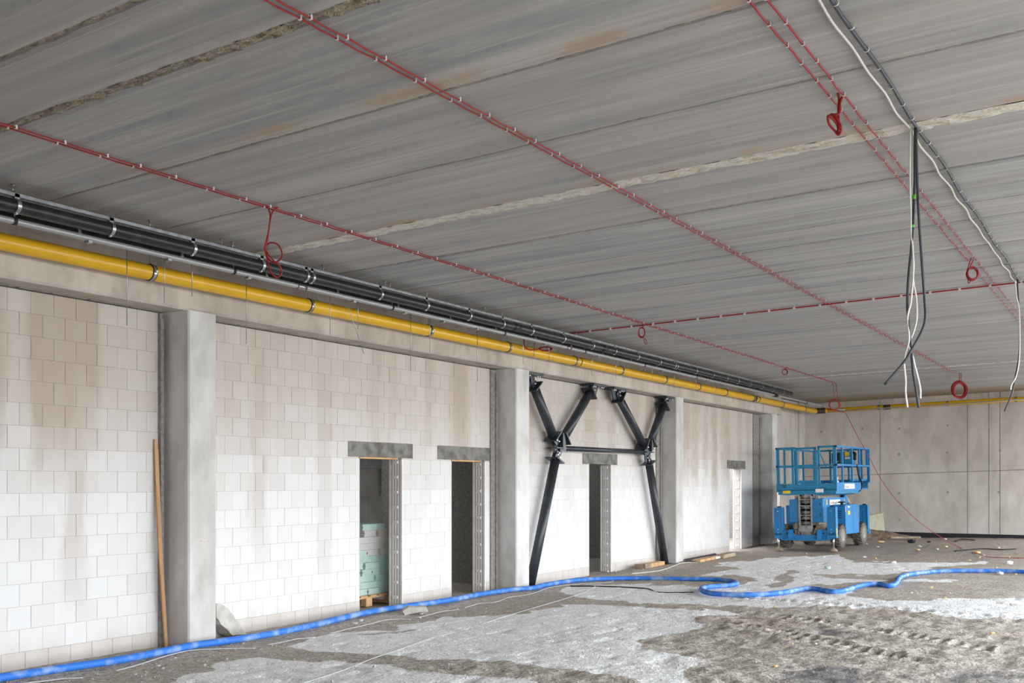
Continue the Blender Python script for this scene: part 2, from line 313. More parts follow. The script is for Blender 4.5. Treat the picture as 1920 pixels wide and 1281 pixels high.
POW = [[(530, 1213), (619, 1190), (700, 1180), (744, 1181), (753, 1171), (837, 1156), (978, 1151), (1060, 1141), (1047, 1132), (1200, 1137), (1369, 1147), (1385, 1150), (1300, 1160), (1322, 1177), (1200, 1205), (1212, 1221), (1334, 1239), (1284, 1258), (1278, 1300), (1181, 1277), (1119, 1264), (994, 1249), (869, 1237), (744, 1230), (619, 1224)],
       [(270, 1300), (340, 1272), (387, 1260), (412, 1245), (478, 1231), (569, 1240), (634, 1238), (728, 1243), (759, 1256), (900, 1268), (1000, 1281), (1040, 1400), (200, 1400)],
       [(1050, 1108), (1075, 1098), (1200, 1098), (1320, 1100), (1450, 1095), (1587, 1108), (1600, 1122), (1644, 1128), (1752, 1126), (1806, 1121), (1990, 1122), (1990, 1160), (1860, 1164), (1766, 1156), (1671, 1144), (1535, 1140), (1400, 1137), (1244, 1130), (1087, 1122)],
       [(1309, 1080), (1360, 1072), (1395, 1066), (1334, 1063), (1362, 1055), (1427, 1048), (1576, 1041), (1590, 1052), (1700, 1056), (1844, 1052), (1850, 1058), (1750, 1064), (1671, 1077), (1519, 1077), (1550, 1086), (1680, 1086), (1590, 1093), (1500, 1100), (1400, 1100), (1420, 1085), (1380, 1078)],
       [(1690, 1086), (1790, 1087), (1780, 1090), (1690, 1091)]]
WET = [[(1440, 1290), (1470, 1262), (1520, 1250), (1600, 1255), (1640, 1290)], [(1740, 1290), (1800, 1266), (1990, 1262), (1990, 1290)], [(1540, 1178), (1640, 1190), (1600, 1200), (1520, 1192)]]
HOLE = [[(640, 1193), (744, 1183), (800, 1178), (760, 1186), (690, 1192)], [(1440, 1100), (1478, 1066), (1500, 1066), (1470, 1100)]]
def fbase(x, y):
    return .0224*(x+9.26)*sst(-9.3, -8.7, x)+.10*sst(24, 29, y)+.03*np.exp(-((x+8.75)/.3)**2)
def fheight(x, y):
    z = fbase(x, y)
    u, v = proj(x, y, z)
    wu = u+(vnoise(x*3.1, y*3.1)-.5)*26+(vnoise(x*9, y*9)-.5)*12; wv = v+(vnoise(x*3.1+40, y*3.1)-.5)*6+(vnoise(x*9+9, y*9)-.5)*3
    p = np.zeros(x.shape)
    for q in POW: p = np.maximum(p, inpoly(wu, wv, q))
    for q in HOLE: p = np.where(inpoly(wu, wv, q), 0, p)
    wet = np.zeros(x.shape)
    for q in WET: wet = np.maximum(wet, inpoly(wu, wv, q))
    z += (fbm(x*.8, y*.8, 3)-.5)*.05*sst(-9.0, -7.5, x)
    fine = (fbm(x*7, y*7, 3)-.5)
    rug = (1-p)*sst(-7.5, -4.5, x)*sst(17, 13, y)
    z += fine*(.018+.034*rug)
    rid = 1-np.abs(2*fbm(x*4.3+5, y*4.3, 3)-1); z += rug*(rid-.75)*.045
    dim = vnoise(x*6+3, y*6+8); z -= p*.018*sst(.72, .85, dim)
    for (a, b) in (((-4.3, 11.6), (-1.9, 9.9)), ((-4.0, 12.6), (-1.3, 10.8)), ((-5.3, 14.6), (-1.5, 13.6))):   # tyre tracks with lug prints
        dx, dy = b[0]-a[0], b[1]-a[1]; Ln = math.hypot(dx, dy); s = ((x-a[0])*dx+(y-a[1])*dy)/Ln; q = ((x-a[0])*dy-(y-a[1])*dx)/Ln+.05*np.sin(s*1.7)
        ins = sst(.17, .10, np.abs(q))*sst(-.3, .2, s)*sst(Ln+.3, Ln-.2, s)
        z += ins*(-.022+.036*np.sign(np.sin(2*math.pi*(s+np.abs(q)*.8)/.17)))*(1-.6*p)
        z += .02*np.exp(-((np.abs(q)-.2)/.05)**2)*sst(-.3, .2, s)*sst(Ln+.3, Ln-.2, s)
    return z, p, wet
def fz(x, y): return float(fheight(np.array([float(x)]), np.array([float(y)]))[0][0])
def onf(u, v, d=0):
    z = 0.05
    for _ in range(5):
        r = ray(u, v); t = (z+d-H)/r[2]; x, y = t*r[0], t*r[1]; z = float(fbase(np.array([x]), np.array([y]))[0])
    return Vector((x, y, fz(x, y)+d))
# ------------------------------------------------------------------ STRUCTURE
# floor
xs = np.concatenate([np.arange(-9.5, -.6, .036), np.array([-.5, -.2, .2, .7, 1.3, 2, 3, 3.9])])
ys = [-5, -4, -3, -2, -1, 0, 1, 2, 3, 4]; yy = 4.6
while yy < 31.97: ys.append(yy); yy += .026+.0035*(yy-5)
ys = np.array(ys+[32.3]); X, Y = np.meshgrid(xs, ys); Z, Pw, Wt = fheight(X.ravel(), Y.ravel())
nx, ny = len(xs), len(ys); co = np.stack([X.ravel(), Y.ravel(), Z], 1).astype(np.float32)
i0 = (np.arange(ny-1)[:, None]*nx+np.arange(nx-1)[None]).ravel(); quads = np.stack([i0, i0+1, i0+nx+1, i0+nx], 1).astype(np.int32)
me = bpy.data.meshes.new('floor'); me.vertices.add(len(co)); me.vertices.foreach_set('co', co.ravel()); me.loops.add(quads.size); me.loops.foreach_set('vertex_index', quads.ravel())
me.polygons.add(len(quads)); me.polygons.foreach_set('loop_start', np.arange(0, quads.size, 4)); me.update(calc_edges=True); me.polygons.foreach_set('use_smooth', [True]*len(quads))
for nm, arr in (('powder', Pw), ('wet', Wt)):
    g = arr.reshape(ny, nx).astype(float)
    for _ in range(2): g = (g+np.roll(g, 1, 0)+np.roll(g, -1, 0)+np.roll(g, 1, 1)+np.roll(g, -1, 1))/5
    a = me.attributes.new(nm, 'FLOAT', 'POINT'); a.data.foreach_set('value', g.ravel().astype(np.float32))
me.materials.append(MT['floor']); floor = link('floor', me); tag(floor, kind='structure')
tag(MB().box(-16, -9.5, 4, 32.4, -.2, -.02).build('floor', 'floor'), kind='structure')          # floor of the side rooms
b = MB(); b.box(-60, 90, 32.3, 130, -.3, -.06); b.box(3.9, 90, -30, 32.3, -.3, .15); b.box(-60, -16, -30, 32.3, -.3, -.02); tag(b.build('floor', 'sand'), kind='structure')
# ceiling of hollow-core slabs
def y_edges():
    return [-4.0, -2.55, -1.33, -.11, 1.09, 2.31, 3.52, 4.17, 5.43, 6.63, 7.86, 9.14, 10.37, 11.04, 12.28, 13.52, 14.71, 15.91, 17.11, 18.31, 19.51, 20.71, 21.91, 23.11, 24.22, 25.45, 26.65, 27.85, 29.05, 30.25, 31.2, 32.3]
ED = y_edges(); GAP = {4.17: .058, 7.86: .155, 24.22: .17, 9.14: .03, 12.28: .025, 3.52: .03}
ceil = MB().box(-9.9, 3.9, -4.2, 32.5, 5.05, 5.15).build('ceiling', 'outwall'); tag(ceil, kind='structure')
NX = 190; sx = np.linspace(-9.7, 3.8, NX)
for i in range(len(ED)-1):
    y0 = ED[i]+GAP.get(ED[i], .010); y1 = ED[i+1]-.002
    prof = [(0, .24), (0, .035), (.014, .008), (.05, .001), (None, 0)]
    vs = []; seed = i*13.7
    jl = (fbm(sx*2.2+seed, sx*0+seed, 4)-.5)*.018; jr = (fbm(sx*2.2+seed+50, sx*0+seed, 4)-.5)*.018
    jl2 = (vnoise(sx*11, sx*0+seed)-.5)*.014; jr2 = (vnoise(sx*11, sx*0+seed+7)-.5)*.014
    ribs = []; nr = 9
    off = [(y0, .24, 0), (y0, .03, 1), (y0+.012, .006, 1), (y0+.05, 0, .3)]
    for r in range(1, nr): off.append((y0+(y1-y0)*r/nr, (.003 if r % 2 else 0), 0))
    off += [(y1-.05, 0, -.3), (y1-.012, .006, -1), (y1, .03, -1), (y1, .24, 0)]
    for k in range(NX):
        for (py, dz, wgt) in off:
            j = wgt*(jl[k]+jl2[k]) if wgt > 0 else -wgt*(jr[k]+jr2[k]); vs.append((sx[k], py+j, cz(sx[k])+dz))
    n = len(off); fs = [(k*n+q, k*n+q+1, (k+1)*n+q+1, (k+1)*n+q) for k in range(NX-1) for q in range(n-1)]
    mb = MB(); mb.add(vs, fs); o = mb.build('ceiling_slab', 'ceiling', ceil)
    # mortar joint at y0
    ya = ED[i]-.02; yb = y0+.02; wide = ED[i] in GAP and GAP[ED[i]] > .05; pale = GAP.get(ED[i], 0) > .1
    nj = 5 if wide else 3; vs = []
    for k in range(NX):
        for q in range(nj):
            y = ya+(yb-ya)*q/(nj-1); h = .016 if not wide else (.004 if pale else .010)
            nz = (random.random()-.5)*(.012 if pale else .03 if wide else .014)
            vs.append((sx[k]+random.uniform(-.02, .02), y, cz(sx[k])+h+nz))
    fs = [(k*nj+q, k*nj+q+1, (k+1)*nj+q+1, (k+1)*nj+q) for k in range(NX-1) for q in range(nj-1)]
    mb = MB(); mb.add(vs, fs); mb.build('mortar_joint', 'palefill' if pale else 'jointfill', ceil)
# left wall panels of blocks -------------------------------------------------
CZ0 = .17; PIT = .2187; BW = .2447; G = .0025
ZL = [-.06]+[CZ0+PIT*k for k in range(16)]+[3.668]
_bm = {}
def block_mesh(wd, h):
    key = (round(wd, 3), round(h, 3))
    if key not in _bm:
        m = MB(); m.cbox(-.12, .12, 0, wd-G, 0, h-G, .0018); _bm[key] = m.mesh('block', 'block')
    return _bm[key]
DOORS = {2: [(10.79, 11.76, 10.56, 11.99), (12.965, 13.93, 12.6, 14.06)], 3: [(17.54, 18.51, 17.27, 18.77)], 4: [(25.25, 26.18, 25.07, 26.46)]}
PAN = {1: (3.25, 7.44), 2: (7.90, 14.05), 3: (14.60, 20.65), 4: (21.25, 27.04)}
DZ = 2.155; LZ = 2.371
wnames = {}
for pi, (ya, yb) in PAN.items():
    back = MB(); segs = [ya]; dd = DOORS.get(pi, [])
    for d in dd: segs += [d[0]+.02, d[1]-.02]
    segs.append(yb)
    for q in range(0, len(segs), 2): back.box(-9.49, -9.268, segs[q], segs[q+1], -.1, 3.66)
    for d in dd: back.box(-9.49, -9.268, d[0]-.0, d[1]+.0, LZ, 3.66)
    wall = back.build('wall_left', 'thinjoint'); tag(wall, kind='structure'); wnames[pi] = wall
    items = []
    for c in range(len(ZL)-1):
        z0, z1 = ZL[c], ZL[c+1]; off = (c % 2)*BW/2+(0 if c else .06)
        y = ya-off
        while y < yb-.01:
            a, bb = max(y, ya), min(y+BW, yb); y += BW
            sp = [(a, bb)]
            for d in dd:
                lo, hi = (d[0], d[1]) if z1 <= DZ+.03 else ((d[2], d[3]) if z0 < LZ-.05 else (9e9, 9e9))
                ns = []
                for (p, q) in sp:
                    if q <= lo or p >= hi: ns.append((p, q)); continue
                    if p < lo-.02: ns.append((p, lo))
                    if q > hi+.02: ns.append((hi, q))
                sp = ns
            for (p, q) in sp:
                if q-p > .025: items.append((p, q, z0, z1, c))
    items.sort(key=lambda t: t[0]+(0 if t[4] > 0 else -.0))
    rest = MB()
    for n_, (p, q, z0, z1, c) in enumerate(items):
        jx = random.uniform(-.0015, .0015)
        if n_ < 300:
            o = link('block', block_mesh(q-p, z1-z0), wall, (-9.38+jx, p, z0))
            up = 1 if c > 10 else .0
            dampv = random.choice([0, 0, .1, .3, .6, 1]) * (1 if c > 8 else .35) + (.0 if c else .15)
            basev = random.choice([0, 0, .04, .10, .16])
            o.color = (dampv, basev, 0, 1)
        else: rest.box(-9.5, -9.26+jx, p, q-G, z0, z1-G)
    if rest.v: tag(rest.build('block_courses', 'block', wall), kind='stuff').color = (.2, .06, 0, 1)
    for d in dd:
        m = MB(); m.cbox(-9.5, XW+.004, d[2], min(d[3], yb), LZ-.213, LZ, .006)
        for kk in (1, 2): yy = d[2]+(min(d[3], yb)-d[2])*(.29 if kk == 1 else .7); m.box(XW+.002, XW+.006, yy-.003, yy+.003, LZ-.208, LZ-.004)
        tag(m.build('lintel', 'lintel', wall), label='dark grey precast lintel over the doorway')
        # grooved jamb blocks on the far reveal
        jm = MB(); h = PIT-G
        jm.box(-.12, .12, .016, .0295, 0, h)
        for (xa, xb) in ((-.12, -.085), (-.06, -.04), (-.015, .01), (.035, .055), (.085, .12)): jm.box(xa, xb, .004, .018, 0, h)
        jm.box(-.045, .045, -.016, .018, h-.055, h-.018)
        jme = jm.mesh('jamb_block', 'jamb')
        for c in range(10):
            z0, z1 = ZL[c], ZL[c+1]; o = link('jamb_block', jme, wall, (-9.38, d[1]-.030, z0)); o.scale = (1, 1, (z1-z0)/PIT)
# concrete strips beside the columns, columns, beam
def cham_col(x0, x1, y0, y1, z0, z1, c=.018):
    return [(x0, y0), (x1-c, y0), (x1, y0+c), (x1, y1-c), (x1-c, y1), (x0, y1)]
cols = [(7.536, 7.93), (14.272, 14.69), (20.92, 21.32), (27.61, 28.0)]
for i, (a, b_) in enumerate(cols):
    m = MB()
    for z0, z1 in ((-.15, 2.44), (2.446, 3.68)): m.prism(cham_col(-9.5, -8.88, a, b_, 0, 0), 'z', z0, z1)
    m.prism(cham_col(-9.5, -8.884, a+.004, b_-.004, 0, 0), 'z', 2.42, 2.46)
    o = m.build('concrete_column', 'column')
    tag(o, ['square concrete column nearest the camera, timber board leaning beside it', 'second concrete column, just left of the two steel Y struts', 'third concrete column, directly right of the steel Y struts', 'farthest concrete column, beside the blue scissor lift'][i], 'column')
    if i == 0:
        for (uu, vv) in ((377, 1015), (390.5, 1015)): MB().cyl(onx(uu, vv, -8.881), onx(uu, vv, -8.879), .008, 8).build('paint_mark', 'orangemark', o)
    sa = a-.10 if i else a-.075
    m = MB(); m.box(-9.46, -9.235, {0: 7.44, 1: 14.05, 2: 20.65, 3: 27.04}[i], a-.055, -.1, 3.66); m.box(-9.46, -9.21, a-.10, a-.058, -.1, 3.6)
    tag(m.build('trim_%d' % (i+1), 'mortar'), kind='structure')
    tag(MB().box(-9.5, -9.33, a-.06, a+.01, -.1, 3.66).build('trim_%d' % (i+5), 'dark'), kind='structure')
m = MB(); m.prism([(-9.9, 3.70), (-8.905, 3.675), (-8.88, 3.70), (-8.88, 4.35), (-9.9, 4.35)], 'y', 3.0, 28.3); tag(m.build('concrete_beam', 'beam'), 'long concrete edge beam over the block wall behind the pipes', 'beam')
# top gap shadow strip: rough mortar edge along the soffit
m = MB()
for pi, (ya, yb) in PAN.items():
    y = ya
    while y < yb:
        L_ = random.uniform(.15, .5); m.box(-9.3, -9.2-random.uniform(0, .02), y, min(y+L_, yb), 3.672, 3.69-random.uniform(0, .008)); y += L_+random.uniform(0, .05)
tag(m.build('trim_9', 'mortar'), kind='structure')
# wall beyond the last column with its tall doorway, and the corner
m = MB(); m.box(-9.5, XW, 28.0, 28.25, -.1, 4.4); m.box(-9.5, XW, 28.25, 29.42, 2.28, 4.4); m.box(-9.5, XW, 29.42, 32.2, -.1, 4.4); m.box(XW, XW+.05, 31.2, 31.5, -.1, 4.3)
tag(m.build('wall_left', 'farwall'), kind='structure')
m = MB(); m.box(-9.53, -9.2, 2.5, 3.26, -.1, 3.67); m.box(-9.53, -9.26, -4.2, 2.5, -.1, 4.4); tag(m.build('wall_left', 'outwall'), kind='structure')
# far wall as cast panels with recessed seams
YF = 31.95
back = MB().box(-9.6, -1.6, YF+.02, YF+.3, -.2, 4.6).build('wall_far', 'seam'); tag(back, kind='structure')
vx = [-9.3, -6.997, -4.569, -4.007, -3.717, -1.6]; g = .008
zs = lambda x: 2.07+.028*(x+6)
for i in range(5):
    for lo in (0, 1):
        a, c = vx[i]+g, vx[i+1]-g
        if lo and i == 0: a = vx[0]
        z0, z1 = (-.1, None) if lo else (None, 4.45)
        za, zc = zs(a), zs(c); dg = .009
        poly = [(a, -.1), (c, -.1), (c, zc-dg), (a, za-dg)] if lo else [(a, za+dg), (c, zc+dg), (c, 4.5), (a, 4.5)]
        MB().prism(poly, 'y', YF-random.uniform(0, .004), YF+.1).build('wall_panel', 'farwall', back)
m = MB()
for (u, v) in ((1617, 804), (1686, 804), (1777, 798), (1686, 852), (1776, 849), (1686, 925), (1777, 923), (1687, 975), (1875, 845), (1873, 923), (1554, 845), (1540, 810)):
    p = ony(u, v, YF); m.cyl(p+Vector((0, -.012, 0)), p+Vector((0, .02, 0)), .035, 10)
m.build('tie_hole_plugs', 'plug', back)
o = MB(); o.box(-6.9, -1.6, YF-.03, YF+.01, .02, .32); tag(o.build('black_membrane', 'membrane'), 'black waterproofing strip along the foot of the far concrete wall', 'membrane')
# right side posts and beam, back wall (outside the frame)
m = MB(); m.box(3.3, 3.7, -4.2, 32.3, 4.20, 4.75)
for y in (-4, 3.5, 11, 18.5, 26, 32): m.box(3.3, 3.65, y-.2, y+.2, -.1, 4.3)
m.box(3.3, 3.6, -4.2, -1.0, -.1, 4.3)  # unseen infill added to cut the light on the column sides
tag(m.build('wall_right', 'column'), kind='structure')
m = MB(); m.box(-9.6, 3.7, -4.4, -4.2, -.1, 5); tag(m.build('wall_back', 'outwall'), kind='structure')
m = MB(); m.box(-1.6, 3.7, 31.95, 32.3, 4.05, 4.9); m.box(3.3, 3.7, 31.95, 32.3, -.1, 4.6); tag(m.build('wall_far', 'column'), kind='structure')
# side rooms behind the doors
m = MB()
m.box(-12.7, -12.5, 8, 15.4, -.1, 4); m.box(-12.7, -9.5, 8.0, 8.2, -.1, 4); m.box(-12.7, -9.5, 15.2, 15.4, -.1, 4); m.box(-12.1, -9.5, 7.9, 22.2, 3.9, 4.1); m.box(-16.2, -12.45, 7.9, 22.2, 3.9, 4.1)  # unseen slot between the roof slabs, added to light the back walls
m.box(-12.7, -9.5, 21.9, 22.1, -.1, 4); m.box(-16, -9.5, 31.9, 32.1, -.1, 4); room = m.build('wall_side_room', 'mortar'); tag(room, kind='structure')
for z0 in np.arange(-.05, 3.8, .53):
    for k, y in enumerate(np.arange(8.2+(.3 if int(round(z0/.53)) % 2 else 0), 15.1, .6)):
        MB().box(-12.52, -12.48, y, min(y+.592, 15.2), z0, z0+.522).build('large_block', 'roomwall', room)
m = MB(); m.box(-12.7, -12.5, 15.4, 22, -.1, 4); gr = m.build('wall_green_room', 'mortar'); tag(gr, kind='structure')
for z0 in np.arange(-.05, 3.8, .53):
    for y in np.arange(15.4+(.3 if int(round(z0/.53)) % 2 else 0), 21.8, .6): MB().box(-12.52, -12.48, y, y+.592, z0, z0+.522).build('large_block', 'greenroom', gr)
tag(MB().box(-13.2, -13.0, 22, 32, -.1, 3.6).build('wall_bright_room', 'palewall'), kind='structure')  # unseen top left open so the sky lights this room
# ------------------------------------------------------------------ PIPES
XP, ZP, RP = -8.72, 3.958, .080
yp = empty('yellow_gas_pipe', (XP, 3.0, ZP), 'large yellow pipe running along the beam above the columns', 'pipe')
path = [Vector((XP, 2.5, ZP))]+[Vector((XP, y, ZP)) for y in range(4, 31)]
cxx, cyy, R = XP+.30, 31.1, .30
arc = [Vector((cxx-R*math.cos(a), cyy+R*math.sin(a), ZP+.004*i)) for i, a in enumerate(np.linspace(0, math.pi/2, 9))]
yf = cyy+R
far = [Vector((x, yf, ZP+.02+M*1.05*(x-cxx))) for x in np.arange(cxx+.4, -1.5, .95)]
rel(MB().tube(path+arc, RP, 20).build('pipe', 'yellow'), yp); rel(MB().tube([arc[-1]]+far, .066, 16).build('pipe', 'yellow'), yp)
def clampset(parent, c, axis, Rr, rod_top, band='zinc', inner=True, wd=.035):
    cl = MB().band(c, axis, Rr+.004, wd, .004).build('pipe_clamp', band); rel(cl, parent)
    if inner: MB().band(c, axis, Rr, wd+.018, .007).build('rubber_lining', 'rubber', cl)
    sdir = Vector((1, 0, 0)) if abs(axis[1]) > .5 else Vector((0, -1, 0))
    s_ = Vector(c)+sdir*(Rr+.012); MB().box(s_.x-.012, s_.x+.016, s_.y-.012, s_.y+.012, s_.z-.012, s_.z+.012).build('clamp_screw', 'bolt', cl)
    if rod_top: MB().cyl(Vector(c)+Vector((0, 0, Rr)), Vector((c[0], c[1], rod_top)), .005, 6).build('hanger_rod', 'zinc', cl)
for y in (4.7, 6.91, 9.22, 11.648, 13.736, 15.942, 17.801, 19.876, 21.74, 23.463, 25.832, 27.893, 29.972):
    clampset(yp, (XP, y, ZP), (0, 1, 0), RP, cz(XP))
for u in (1648, 1777, 1905):
    p = ony(u, 760, yf); z = ZP+.02+M*1.05*(p.x-cxx); clampset(yp, (p.x, yf, z), (1, 0, 0), .066, cz(p.x), wd=.03)
for (a, b_) in ((25.38, 25.62), (16.1, 16.12)):
    rel(MB().tube([(XP, a, ZP), (XP, b_, ZP)], RP+.004, 20).build('coupling_band', 'brownband'), yp)
rel(MB().tube(arc[1:8], RP+.005, 20).build('coupling_band', 'brownband'), yp)
p = ony(1663.5, 763, yf); z = ZP+.02+M*1.05*(p.x-cxx); rel(MB().tube([(p.x-.1, yf, z-.002), (p.x+.1, yf, z+.002)], .071, 16).build('coupling_band', 'brownband'), yp)
# upper black pipe hung below a strut rail
XA, ZA, RA = -8.0, 4.10, .055; yA1 = onx(1483, 742, XA).y
bp = empty('black_drain_pipe', (XA, 3.0, ZA), 'thick black pipe in shiny clamps directly under the ceiling rail', 'pipe')
rel(MB().tube([(XA, y, ZA) for y in np.linspace(2.5, yA1, 12)], RA, 18).build('pipe', 'blackpipe'), bp)
us = [30, 207, 360, 489, 572, 583, 711, 798, 878, 940.7, 995, 1055, 1109, 1151, 1194, 1235, 1263, 1267, 1303, 1335, 1361, 1382, 1405, 1427, 1448, 1467]
for u in us:
    y = onx(u, 500, XA).y; c = (XA, y, ZA); cl = MB().band(c, (0, 1, 0), RA+.001, .034, .005).build('pipe_clamp', 'zinc'); rel(cl, bp)
    MB().box(XA-.02, XA+.02, y-.022, y+.022, ZA+RA, ZA+RA+.045).build('clamp_bracket', 'zinc', cl)
    MB().box(XA-.015, XA+.015, y-.008, y+.008, ZA-RA-.016, ZA-RA).build('clamp_screw', 'bolt', cl)
for y in (15.6, 12.75): rel(MB().tube([(XA, y, ZA), (XA, y+.16, ZA)], RA+.004, 18).build('pipe_sleeve', 'blackpipe'), bp)
ZR = 4.19; rl = empty('ceiling_rail', (XA, 3, ZR), 'long galvanised strut rail just below the ceiling carrying the black pipe', 'rail')
m = MB(); y1 = onx(1489, 738, XA).y; m.box(XA-.02, XA-.016, 2.5, y1, ZR-.016, ZR+.016); m.box(XA+.016, XA+.02, 2.5, y1, ZR-.016, ZR+.016); m.box(XA-.02, XA+.02, 2.5, y1, ZR+.013, ZR+.017); m.box(XA-.02, XA-.008, 2.5, y1, ZR-.018, ZR-.014); m.box(XA+.008, XA+.02, 2.5, y1, ZR-.018, ZR-.014); rel(m.build('rail', 'zinc'), rl)
for u in (24, 281, 415, 436, 606, 722, 731, 800, 909, 941, 1080, 1095, 1204, 1305, 1380, 1386, 1432, 1468):
    y = onx(u, 450, XA).y; m = MB(); m.cyl((XA, y, ZR+.015), (XA, y, cz(XA)), .005, 6); m.cyl((XA, y, cz(XA)-.012), (XA, y, cz(XA)-.001), .016, 8); rel(m.build('hanger_rod', 'zinc'), rl)
# lower black pipe and grey conduit
XB, ZB, RB = -8.27, 4.065, .045; yB1 = onx(1450, 741, XB).y
bp2 = empty('black_drain_pipe', (XB, 3, ZB), 'thinner black pipe in shadow between the thick black pipe and the grey conduit', 'pipe')
rel(MB().tube([(XB, y, ZB) for y in np.linspace(2.5, yB1, 10)], RB, 16).build('pipe', 'blackpipe'), bp2)
y = 4.6
while y < yB1: cl = MB().band((XB, y, ZB), (0, 1, 0), RB+.001, .03, .004).build('pipe_clamp', 'duct'); rel(cl, bp2); MB().cyl((XB, y, ZB+RB), (XB, y, cz(XB)), .005, 6).build('hanger_rod', 'zinc', cl); y += 1.15
XC, ZC, RC = -8.15, 4.012, .027
gc = empty('grey_conduit', (XC, 3, ZC), 'thin grey metal conduit under the black pipes, turning along the far wall', 'conduit')
yC = 31.25; cp = [(XC, yy_, ZC) for yy_ in np.linspace(2.5, 30.9, 16)]+[(XC+.03, 31.1, ZC-.01), (XC+.12, 31.22, ZC-.03), (XC+.3, yC, ZC-.04)]
rel(MB().tube(cp, RC, 12).build('conduit', 'duct'), gc)
fc = [ony(u, v, yC) for u, v in ((1570, 771), (1650, 766), (1750, 760), (1850, 753.5), (1960, 747))]
rel(MB().tube(fc, .018, 8).build('conduit', 'duct'), gc)
for u in (27, 438, 735, 945, 1096, 1208, 1305, 1512, 1541):
    y = onx(u, 600, XC).y; cl = MB().band((XC, y, ZC), (0, 1, 0), RC+.001, .028, .005).build('pipe_clamp', 'rubber'); rel(cl, gc); MB().cyl((XC, y, ZC+RC), (XC, y, cz(XC)), .004, 6).build('hanger_rod', 'zinc', cl)
for u in (166, 315, 465, 662, 758, 830, 893, 1020, 1120, 1240, 1350):
    y = onx(u, 600, XC).y; MB().box(XC-.03, XC+.03, y-.02, y+.02, ZC-RC-.02, ZC-RC+.004).build('rail_nut', 'zinc').parent = gc; gc.children[-1].location = -Vector(gc.location)
for u, v in ((565, 541), (1066, 652), (1325, 712)):
    y = onx(u, v, XC).y; c = MB().tube([(XC, y-.07, ZC), (XC, y+.07, ZC)], RC+.004, 12).build('conduit_coupling', 'zinc'); rel(c, gc); tag(c, 'silver sleeve with red ends on the conduit')
    for s in (-.07, .06): MB().tube([(XC, y+s, ZC), (XC, y+s+.01, ZC)], RC+.0055, 12).build('red_ring', 'redcable', c)
y = onx(1457, 742, XC).y; c = MB().tube([(XC, y-.25, ZC), (XC, y, ZC)], RC+.02, 12).build('pipe_end_cap', 'rubber'); rel(c, gc)
# threaded rods hanging free
XR = -8.42
rods = [(238, 611), (308, 568), (360, 556), (462, 645), (619, 628), (671, 618), (770, 696), (806, 662), (895, 716), (981, 683), (1001, 722), (1029, 677), (1110, 704), (1155, 709), (1223, 711), (1264, 728), (1305, 727), (1340, 752), (1416, 771), (1431, 773), (1467, 770)]
NTH = 'first second third fourth fifth sixth seventh eighth ninth tenth eleventh twelfth thirteenth fourteenth fifteenth sixteenth seventeenth eighteenth nineteenth twentieth twenty-first'.split(); nth = iter(NTH)
for u, v in rods:
    if u in (1001,): continue
    p = onx(u, v, XR); o = MB().cyl((0, 0, 0), (0, 0, cz(XR)-p.z), .0045, 6).build('threaded_rod', 'zinc', None, p)
    tag(o, 'straight threaded rod hanging before the yellow pipe, %s from the left' % next(nth), 'rod', 'threaded rods hanging before the yellow pipe')
p = onx(682, 663, XR); q = onx(650, 566, XR-.02); d = (q-p).normalized()
tag(MB().cyl((0, 0, 0), d*((cz(XR)-p.z)/d.z-.005), .0045, 6).build('threaded_rod', 'zinc', None, p), 'slanting threaded rod left of the middle of the yellow pipe', 'rod')
p = onx(996, 722, XR); q = onx(1003, 640, XR); d = (q-p).normalized()
tag(MB().cyl((0, 0, 0), d*((cz(XR)-p.z)/d.z-.005), .0045, 6).build('threaded_rod', 'zinc', None, p), 'threaded rod leaning slightly, ending over the left steel strut', 'rod')
# ------------------------------------------------------------------ RED CABLE RUNS ON THE CEILING
def cable_run(x, y0, y1, sep, step, label, name='fire_alarm_cable', start=None):
    o = empty(name, (x, y0, cz(x)-.02), label, 'cable')
    clips = []; y = start or y0+.1
    while y < y1: clips.append(y); y += step*random.uniform(.85, 1.15)
    for s in (-1, 1):
        pts = []; yy_ = y0
        pts = [(x+s*sep/2, y0, cz(x)-.018)]
        for i, c in enumerate(clips):
            pts.append((x+s*sep/2+random.uniform(-.003, .003), c+s*.015, cz(x+s*sep/2)-.016))
            if i+1 < len(clips): pts.append((x+s*sep/2+random.uniform(-.006, .006), (c+clips[i+1])/2, cz(x)-.016-random.uniform(.002, .006)))
        pts.append((x+s*sep/2, y1, cz(x)-.018))
        rel(MB().tube(crom(pts, 2), .006, 6).build('cable', 'redcable'), o)
        m = MB()
        for c in clips:
            yy_ = c+s*.015; xx = x+s*sep/2
            m.box(xx-.008, xx+.008, yy_-.007, yy_+.007, cz(xx)-.026, cz(xx)-.0235); m.box(xx-.0095, xx-.0075, yy_-.007, yy_+.007, cz(xx)-.026, cz(xx)); m.box(xx+.0075, xx+.0095, yy_-.007, yy_+.007, cz(xx)-.026, cz(xx))
        rel(tag(m.build('cable_clips', 'clip'), kind='stuff'), o)
    return o
cable_run(-6.75, -3.5, 25.8, .05, .34, 'leftmost double red cable clipped to the ceiling, nearest the pipes')
cable_run(-3.93, -3.5, 25.6, .05, .34, 'middle double red cable crossing the whole ceiling diagonally in view')
cable_run(-1.80, -3.5, 24.0, .085, .34, 'rightmost double red cable beside the grey and white cable run')
o = empty('fire_alarm_cable', (-7.2, 14.72, cz(-7.2)), 'single straight red cable across the ceiling, at right angles to the others', 'cable')
pts = [(x, 14.72, cz(x)-.02) for x in np.linspace(-8.3, 3.2, 36)]
rel(MB().tube(pts, .010, 6).build('cable', 'redcable'), o)
m = MB(); xx = -7.75
while xx < 3.2: m.box(xx-.014, xx+.014, 14.70, 14.74, cz(xx)-.034, cz(xx)-.002); xx += .37
rel(tag(m.build('cable_clips', 'clip'), kind='stuff'), o)
